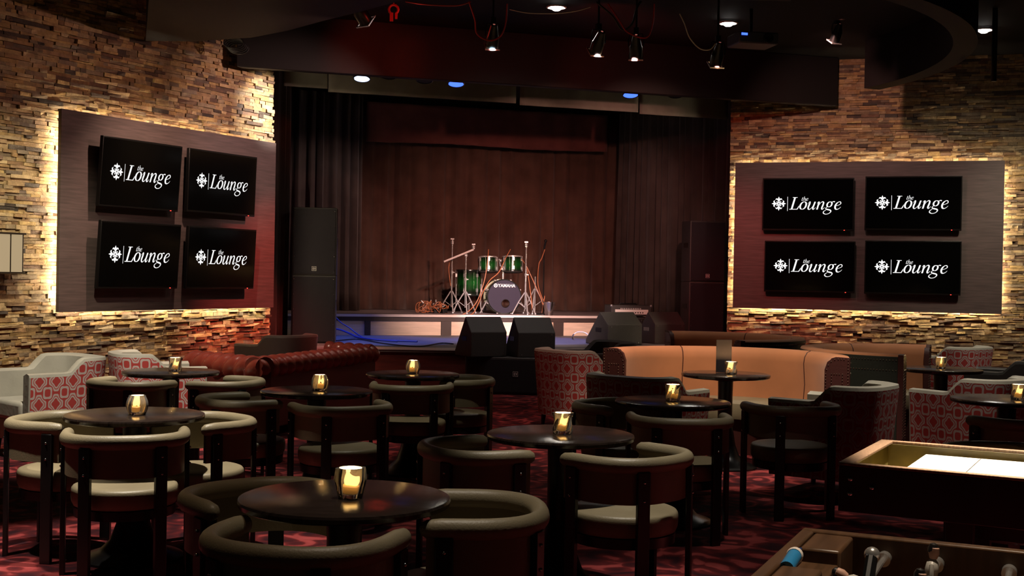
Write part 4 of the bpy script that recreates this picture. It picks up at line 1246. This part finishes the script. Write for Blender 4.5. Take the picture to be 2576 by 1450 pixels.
# tub armchairs: outer shell in trellis cloth, leather lining
def tub_chair(loc, rz, label, group, outer_m='trellis', lining='grey', w=.70, dp=.68):
    t = thing('tub_armchair', label, 'armchair', loc, rz, group)
    hw, yb, yt = w / 2, -dp * .5, dp * .48
    P = u_path(hw, yb, yt, 0, n=48, na=8, e=3.2)
    n = len(P)
    L = [0]
    for i in range(1, n): L.append(L[-1] + (P[i] - P[i - 1]).length)
    def top(p):          # arm height, rising quickly to the back height
        u = max(0, min(1, (.02 - p.y) / .13))
        u = u * u * (3 - 2 * u)
        return .675 + .11 * u
    inn = offset_path(P, -.085)
    rows, uvs = [], []
    for k in range(9):
        f_ = k / 8
        row, ur = [], []
        for i, p in enumerate(P):
            z = .14 + (top(p) - .03 - .14) * f_
            back = max(0, min(1, -p.y / .3))
            fl = .030 * (f_ - .4)
            q = offset_path([P[max(i - 1, 0)], p, P[min(i + 1, n - 1)]], fl)[1]
            row.append(Vector((q.x, q.y - .03 * back * f_, z))); ur.append((L[i], z))
        rows.append(row); uvs.append(ur)
    # close over the front ends of the arms and the underside
    MB().grid(rows, uvs=uvs).build('outer_shell', outer_m, t, smooth=60)
    rows2 = []
    topo = rows[-1]
    rows2.append(topo)
    rows2.append([Vector((a.x * .985, a.y + .004, top(p) - .008)) for a, p in zip(topo, P)])
    rows2.append([Vector(((a.x + b.x) / 2, (a.y + b.y - .03 * max(0, min(1, -p.y / .3))) / 2, top(p))) for a, b, p in zip(topo, inn, P)])
    rows2.append([Vector((b.x, b.y - .02 * max(0, min(1, -p.y / .3)), top(p) - .02)) for b, p in zip(inn, P)])
    rows2.append([Vector((b.x, b.y, .38)) for b in inn])
    rows2.append([Vector((b.x, b.y, .14)) for b in inn])
    MB().grid(rows2).build('inner_lining', lining, t, smooth=50)
    for e in (0, -1):
        a, b = [r[e] for r in rows], [r[e] for r in rows2[3:]]
        col = a + [rows2[1][e], rows2[2][e]] + b
        c2 = [Vector((p.x, p.y + .012, p.z)) for p in col]
        mb = MB(); m_ = len(col)
        mb.add(col + c2, [tuple(range(m_)), tuple(range(m_, 2 * m_))] + [(i, (i + 1) % m_, m_ + (i + 1) % m_, m_ + i) for i in range(m_)])
        mb.build('arm_front', lining, t, smooth=0)
    sw = hw - .088
    mb = MB().prism([(-sw, yb + .12), (-sw + .06, yb + .095), (sw - .06, yb + .095), (sw, yb + .12), (sw, yt + .03), (-sw, yt + .03)], .30, .455)
    mb.build('seat_cushion', lining, t, bevel=.035, seg=4)
    MB().prism([(-sw - .04, yb + .10), (sw + .04, yb + .10), (sw + .04, yt), (-sw - .04, yt)], .14, .30).build('seat_base', lining if outer_m == 'trellis' else outer_m, t, bevel=.006)
    for sx in (-1, 1):
        for yy in (yb + .14, yt - .05):
            MB().tube([(sx * (hw - .08), yy, .145), (sx * (hw - .07), yy * 1.03, 0)], .02, 8, rs=[.026, .017]).build('leg', 'black', t)
    return t
def flat_depth(px, py, z):
    return atz(px, py, z)
TG = 'trellis-patterned tub armchairs'
TC0 = tub_chair((-3.66, 9.72, 0), R(137), 'trellis armchair with pale leather seat facing left, at the left edge', TG)
for loc, a_, lab in (
    ((-3.02, 10.45), 28, 'trellis armchair showing its dark red back, behind the leftmost armchair'),
    ((.66, 12.0), 38, 'trellis armchair left of the near orange booth, back and arm toward us'),
    ((.98, 9.02), 52, 'dark red trellis armchair at the menu table, low behind a dim chair'),
    ((2.28, 8.55), 142, 'trellis armchair right of the near orange booth, behind the lone dark chair'),
    ((3.56, 9.35), 126, 'large trellis armchair behind the table cut by the right edge'),
    ((5.02, 13.9), 132, 'trellis armchair standing by the right stone wall, beyond the far booth')):
    dup(TC0, (*loc, 0), R(a_ - 90), lab)
LG = 'plain leather tub armchairs'
LC0 = tub_chair((-2.62, 13.85, 0), R(150 - 90), 'dark leather armchair behind the red tufted sofa', LG, 'dkleather', 'dkleather')
for loc, a_, lab in (
    ((.95, 13.4), 200, 'dark leather armchair between the subwoofer and the orange booth'),
    ((4.72, 11.6), 150, 'dark leather armchair right of the far booth table')):
    dup(LC0, (*loc, 0), R(a_ - 90), lab)

# curved booths
def nail_row(mb, pts, r=.007):
    for p in pts: mb.ball(p, r, 4)
def booth(cx, cy, face, rad, label, H_=.885, half=90):
    """C-shaped booth, open along `face` (degrees)"""
    t = thing('curved_booth', label, 'booth', (cx, cy, 0), R(face - 90), 'orange curved booths')
    # local: open side is +y, back at -y
    ro, ri = rad + .15, rad - .02
    A = [R(-90 + (k / 48 - .5) * 2 * half) for k in range(49)]
    def arc(r, z): return [Vector((r * cos(a), r * sin(a), z)) for a in A]
    pr = [(ri, .42), (ri + .015, .60), (ri - .0, .78), (ri + .01, H_ - .05), (ri + .035, H_ - .012), (ri + .07, H_), (ro - .01, H_ - .004), (ro, H_ - .02)]
    MB().grid([arc(r, z) for r, z in pr]).build('backrest', 'orange', t, smooth=60)
    MB().grid([arc(ro, H_ - .02), arc(ro + .004, H_ - .03), arc(ro + .004, .0), arc(ro - .06, 0)]).build('outer_back', 'green', t, smooth=40)
    seams = MB()
    for fr in (.28, .72):
        a = A[int(48 * fr)]
        seams.tube([((r - .003) * cos(a), (r - .003) * sin(a), z) for r, z in pr[:6]], .004, 5)
    seams.build('seam', 'capred', t)
    si = rad - .50
    A2 = A[3:-3]
    def arc2(r, z): return [Vector((r * cos(a), r * sin(a), z)) for a in A2]
    rows = [arc2(si, .30), arc2(si - .012, .36), arc2(si + .005, .43), arc2(si + .06, .455), arc2(ri - .05, .455), arc2(ri + .02, .44), arc2(ri + .02, .30), arc2(si, .30)]
    mb = MB().grid(rows)
    for e in (0, -1): mb.add([r[e] for r in rows[:-1]], [tuple(range(len(rows) - 1))])
    mb.build('seat', 'taupe', t, smooth=50)
    rows = [arc2(si + .04, 0), arc2(si + .04, .30), arc2(ri + .02, .30), arc2(ri + .02, 0)]
    mb = MB().grid(rows)
    for e in (0, -1): mb.add([r[e] for r in rows], [(0, 1, 2, 3)])
    mb.build('seat_base', 'capred', t, smooth=0)
    for e, sg in ((0, -1), (48, 1)):
        a = A[e]
        er, et = Vector((cos(a), sin(a), 0)), Vector((-sin(a), cos(a), 0)) * sg
        r0, r1 = ri - .012, ro + .012
        prof = [(r0, .0), (r0, H_ - .10), (r0 + .02, H_ - .04), (r0 + .06, H_ - .008), (r0 + .10, H_), (r1, H_ - .004), (r1, 0)]
        mb = MB(); m_ = len(prof)
        f1 = [er * r + et * .035 + Vector((0, 0, z)) for r, z in prof]
        f0 = [er * r - et * .01 + Vector((0, 0, z)) for r, z in prof]
        mb.add(f1 + f0, [tuple(range(m_)), tuple(range(m_, 2 * m_))] + [(i, (i + 1) % m_, m_ + (i + 1) % m_, m_ + i) for i in range(m_)])
        cap = mb.build('end_cap', 'capred', t, smooth=40)
        nb = MB()
        pts = [(r0 + .010, z_) for z_ in [.15 + .024 * k for k in range(26)]]
        pts += [(r0 + .016, H_ - .10), (r0 + .028, H_ - .065), (r0 + .05, H_ - .035), (r0 + .078, H_ - .018)] + [(r0 + .105 + .022 * k, H_ - .014) for k in range(3)]
        pts += [(r1 - .012, H_ - .02 - .024 * k) for k in range(30)]
        pts += [(r0 + .055, .2 + .024 * k) for k in range(24)] + [(r1 - .055, .2 + .024 * k) for k in range(24)] + [(r0 + .055 + .02 * k, .2 + .024 * 23) for k in range(int((r1 - r0 - .11) / .02))]
        nail_row(nb, [er * r + et * .036 + Vector((0, 0, z)) for r, z in pts], .0045)
        nb.build('nail_trim', 'brass', cap)
    nb = MB()
    steps = int(ro * pi / .026)
    for z in (H_ - .05, H_ - .135):
        nail_row(nb, [Vector(((ro + .005) * cos(R(-180 + 180 * k / steps)), (ro + .005) * sin(R(-180 + 180 * k / steps)), z)) for k in range(steps + 1)], .0055)
    nb.build('nail_rows', 'brass', t)
    return t
booth(1.74, 10.06, 247, .86, 'orange curved booth nearest us, around the table with the menu card')
booth(3.66, 11.10, -25, .86, 'orange curved booth on the right, open to the right with dark outer back')
booth(2.06, 13.15, 193, .92, 'brown-orange curved booth at the back, below the right speaker stack')

# tufted sofa: swept rolls along back and arm
def tufted_sofa():
    cor = Vector((-2.20, 10.72, 0))
    be, ae = Vector((-1.44, 13.05, 0)), Vector((-3.02, 11.45, 0))
    t = thing('tufted_sofa', 'oxblood red tufted leather sofa with rolled arm, its back toward us', 'sofa', tuple(cor))
    B, A_ = be - cor, ae - cor
    bd_, ad_ = B.normalized(), A_.normalized()
    nb_ = Vector((bd_.y, -bd_.x, 0))         # outside of the back (towards us, right)
    na_ = Vector((-ad_.y, ad_.x, 0))         # outside of the arm (towards us, left)
    if na_.y > 0: na_ = -na_
    if nb_.y > 0 and nb_.x < 0: nb_ = -nb_
    HT = .735
    def roll(p0, d, L, outn, rad, step, name):
        """rolled top with buttoned pleats: a fat tube pinched at every pleat"""
        rows = []
        n = int(L / step * 10)
        for i in range(n + 1):
            s_ = L * i / n
            ph = s_ / step
            row = []
            for k in range(19):
                a_ = R(-100 + 300 * k / 18)
                pinch = abs(sin(pi * (ph + .28 * sin(a_)))) ** .45
                rr = rad * (.68 + .32 * pinch)
                row.append(p0 + d * s_ + outn * (cos(a_) * rr * 1.05) + Vector((0, 0, HT - rad + sin(a_) * rr)))
            rows.append(row)
        mb = MB().grid(rows)
        for e in (0, -1): mb.add(rows[e], [tuple(range(19))])
        return mb.build(name, 'oxred', t, smooth=70)
    z0 = Vector((0, 0, 0))
    roll(z0 - nb_ * .055, bd_, B.length, nb_, .105, .155, 'back_roll')
    roll(z0 - na_ * .06, ad_, A_.length, na_, .120, .165, 'arm_roll')
    # second arm at the far end of the back
    roll(z0 + bd_ * (B.length - .10), ad_, A_.length * .65, bd_, .115, .165, 'arm_roll')
    def slab(p, q, off, th, za, zb, m, name):
        c = [p + off, q + off, q + off - (off.normalized() * th), p + off - (off.normalized() * th)]
        return MB().prism([(v.x, v.y) for v in c], za, zb).build(name, m, t, smooth=0, bevel=.01)
    slab(z0, B, nb_ * .0001, .16, .08, HT - .115, 'oxflat', 'back_panel')
    slab(z0, A_, na_ * .0001, .14, .08, HT - .13, 'oxflat', 'arm_panel')
    slab(B, B + A_ * .65, bd_ * .0001, .14, .08, HT - .13, 'oxflat', 'arm_panel')
    q = [ad_ * .1 + bd_ * .16, bd_ * (B.length - .16) + ad_ * .1, bd_ * (B.length - .16) + ad_ * (A_.length * .86), bd_ * .16 + ad_ * (A_.length * .86)]
    MB().prism([(v.x, v.y) for v in q], .10, .30).build('seat_base', 'oxflat', t, smooth=0, bevel=.01)
    for k in range(3):
        f0, f1 = k / 3, (k + 1) / 3
        a0, a1 = q[0].lerp(q[1], f0 + .004), q[0].lerp(q[1], f1 - .004)
        b0, b1 = q[3].lerp(q[2], f0 + .004), q[3].lerp(q[2], f1 - .004)
        MB().prism([(v.x, v.y) for v in (a0, a1, b1, b0)], .30, .45).build('seat_cushion', 'oxred', t, bevel=.03, seg=3)
    for v in (bd_ * .15 + ad_ * .1, bd_ * (B.length - .15) + ad_ * .1, bd_ * .15 + ad_ * (A_.length * .8), bd_ * (B.length - .15) + ad_ * (A_.length * .7)):
        MB().lathe([(.028, 0), (.04, .03), (.03, .105)], 16, Matrix.Translation(v)).build('foot', 'black', t)
    return t
tufted_sofa()

# ------------------------------------------------------------------ shuffleboard table
n0, n1 = Vector((1.246, 4.62, 0)), Vector((1.617, 5.312, 0))
yw = (n1 - n0); WS = yw.length; yw.normalize()
xw = Vector((yw.y, -yw.x, 0))
def frame(o, ex, ey): 
    m_ = Matrix((ex, ey, Vector((0, 0, 1)))).transposed().to_4x4(); m_.translation = o; return m_
t = thing('shuffleboard_table', 'long dark shuffleboard table with a bright white playfield, at the right', 'game table', tuple(n0), math.atan2(xw.y, xw.x))
LS, HS = 2.9, .80
rimw = .052
def sh(x0, x1, y0, y1, z0, z1, m, name, bevel=.003, parent=t):
    return MB().box(((x0 + x1) / 2, (y0 + y1) / 2, (z0 + z1) / 2), (x1 - x0, y1 - y0, z1 - z0)).build(name, m, parent, bevel=bevel)
sh(0, LS, 0, .03, HS - .185, HS - .012, 'shufwood', 'side_panel')
sh(0, LS, WS - .03, WS, HS - .185, HS - .012, 'shufwood', 'side_panel')
sh(0, .03, .03, WS - .03, HS - .185, HS - .012, 'shufwood', 'end_panel')
sh(LS - .03, LS, .03, WS - .03, HS - .185, HS - .012, 'shufwood', 'end_panel')
sh(-.003, LS, -.003, .028, HS - .012, HS, 'shufrim', 'rim')
sh(-.003, LS, WS - .028, WS + .003, HS - .012, HS, 'shufrim', 'rim')
sh(-.003, rimw, .028, WS - .028, HS - .012, HS, 'shufrim', 'rim')
sh(.03, LS - .03, .03, WS - .03, HS - .175, HS - .15, 'shufin', 'gutter_floor', 0)
for y0, y1 in ((.03, .034), (WS - .034, WS - .03)): sh(.034, LS - .034, y0, y1, HS - .15, HS - .013, 'shufin', 'gutter_lining', 0)
sh(.03, .034, .03, WS - .03, HS - .15, HS - .013, 'shufin', 'gutter_lining', 0)
sh(.20, LS - .2, .10, WS - .10, HS - .15, HS - .035, 'maple', 'playfield', .004)
mb = MB()
for x in (.42, .68): mb.box((x, WS / 2, HS - .0345), (.004, WS - .2, .001))
mb.build('field_lines', 'ink', t, smooth=0)
for x0 in (.42, 2.3):
    for yy in (.14, WS - .14):
        lg = MB().box((x0, yy, (HS - .185) / 2 + .02), (.095, .075, HS - .225)).build('leg', 'shufwood', t, bevel=.004)
        MB().lathe([(.03, 0), (.035, .012), (.012, .03), (.012, .06)], 16, Matrix.Translation((x0, yy, 0))).build('leveling_foot', 'bolt', lg)
sh(.42, 2.3, WS / 2 - .05, WS / 2 + .05, HS - .30, HS - .175, 'shufwood', 'stretcher')
for x, z in ((.045, HS - .06), (.045, HS - .115), (.125, HS - .085)): MB().ball((x, -.002, z), .011, 7, .9).build('corner_bolt', 'bolt', t)
sh(.80, .885, .10, .17, HS - .36, HS - .185, 'blackmetal', 'adjuster_bracket')
mb = MB().lathe([(.0001, 0), (.026, 0), (.028, .010), (.016, .012), (.014, .02), (.0001, .02)], 20, Matrix.Translation((.842, .099, HS - .265)) @ RX)
mb.cyl((.86, .09, HS - .235), (.89, .08, HS - .215), .006, 6)
mb.build('adjuster_wheel', 'bolt', t)

# ------------------------------------------------------------------ foosball table
o0 = Vector((.698, 2.885, 0))
fx = Vector((.9095, -.4157, 0)); fy = Vector((.4157, .9095, 0))     # along the table, across it away from us
t = thing('foosball_table', 'dark walnut foosball table with metal rods, at the bottom right corner', 'game table', tuple(o0), math.atan2(fx.y, fx.x))
LF, WF, HF = 1.40, .76, .90
def fb(x0, x1, y0, y1, z0, z1, m, name, bevel=.003):
    return MB().box(((x0 + x1) / 2, (y0 + y1) / 2, (z0 + z1) / 2), (x1 - x0, y1 - y0, z1 - z0)).build(name, m, t, bevel=bevel)
# local y runs from the far rim (0) towards us (negative)
fb(0, LF, -.030, 0, HF - .30, HF, 'walnut', 'side_panel', .005)
fb(0, LF, -WF, -WF + .030, HF - .30, HF, 'walnut', 'side_panel', .005)
fb(0, .030, -WF + .03, -.03, HF - .30, HF, 'walnut', 'end_panel', .005)
fb(LF - .03, LF, -WF + .03, -.03, HF - .30, HF, 'walnut', 'end_panel', .005)
fb(.03, LF - .03, -WF + .03, -.03, HF - .14, HF - .125, 'walnut', 'play_field', 0)
fb(.032, .120, -.206, -.032, HF - .125, HF - .004, 'walnut', 'goal_block', .006)
fb(.032, .116, -WF + .03, -.392, HF - .125, HF - .004, 'walnut', 'goal_block', .006)
fb(.032, .116, -.391, -.207, HF - .125, HF - .034, 'walnut', 'goal_board', .003)
for x0, yy in ((.06, -.06), (.06, -WF + .06), (LF - .06, -.06), (LF - .06, -WF + .06)):
    fb(x0 - .05, x0 + .05, yy - .05, yy + .05, 0, HF - .30, 'walnut', 'leg', .004)
MB().cyl((.042, -.388, HF - .012), (.040, -.302, HF - .004), .0155, 18).build('score_tube', 'plastblue', t)
MB().lathe([(.0001, -.006), (.017, -.006), (.018, .002), (.016, .008), (.0001, .008)], 18, Matrix.Translation((.0398, -.294, HF - .0035)) @ RX, cap=False).build('tube_collar', 'paper', t)
fb(.033, .040, -.390, -.215, HF - .033, HF - .002, 'dkblue', 'goal_lining', .002)
def figure(x, y, lean, name='player_figure'):
    T = Matrix.Translation((x, y, HF - .045)) @ Matrix.Rotation(lean, 4, 'Y')
    pr = [(.0001, -.075), (.011, -.075), (.010, -.05), (.013, -.02), (.016, .0), (.018, .015), (.015, .030), (.007, .038), (.0001, .040)]
    o = MB().lathe(pr, 16, T @ Matrix.Diagonal((.8, 1.15, 1, 1)), cap=False).build(name, 'figwhite', t)
    MB().lathe([(.0001, .036), (.008, .039), (.0115, .050), (.010, .062), (.0001, .068)], 14, T, cap=False).build('figure_head', 'figskin', o)
    MB().lathe([(.0118, .052), (.012, .060), (.008, .069), (.0001, .072)], 14, T @ Matrix.Translation((-.002, .002, .0)), cap=False).build('figure_hair', 'fighair', o)
    mb = MB()
    for s_ in (-1, 1): mb.tube([T @ Vector((0, s_ * .018, .028)), T @ Vector((.002, s_ * .026, .008)), T @ Vector((.006, s_ * .022, -.015))], .005, 6)
    mb.build('figure_arms', 'figwhite', o)
    return o
for i, (x, ys, lean) in enumerate(((.19, (-.33,), -1.15), (.303, (-.164, -.42), .10), (.453, (-.30, -.46, -.62), .8), (.60, (-.15, -.3, -.5), .5), (.75, (-.2, -.4, -.6), 1.2), (.90, (-.2, -.45), .3))):
    MB().cyl((x, -WF - .16, HF - .045), (x, .012, HF - .045), .007, 10).build('rod', 'chrome', t)
    MB().cyl((x, -WF - .26, HF - .045), (x, -WF - .16, HF - .045), .017, 12).build('rod_handle', 'blackmetal', t)
    for y in (-.045, -WF + .045): MB().cyl((x, y - .014, HF - .045), (x, y + .014, HF - .045), .016, 16).build('rod_bearing', 'chrome', t)
    for y in ys: figure(x, y, lean)
MB().cyl((.19, -.29, HF - .045), (.19, -.24, HF - .004), .013, 10).build('ball_return', 'blackmetal', t)
MB().ball((.19, -.232, HF + .002), .017, 10).build('ball_knob', 'chrome', t)
MB().lathe([(.010, -.012), (.022, -.012), (.022, .012), (.010, .012)], 20, Matrix.Translation((.453, -.216, HF - .045)) @ RX, cap=False).build('rod_bumper', 'chrome', t)
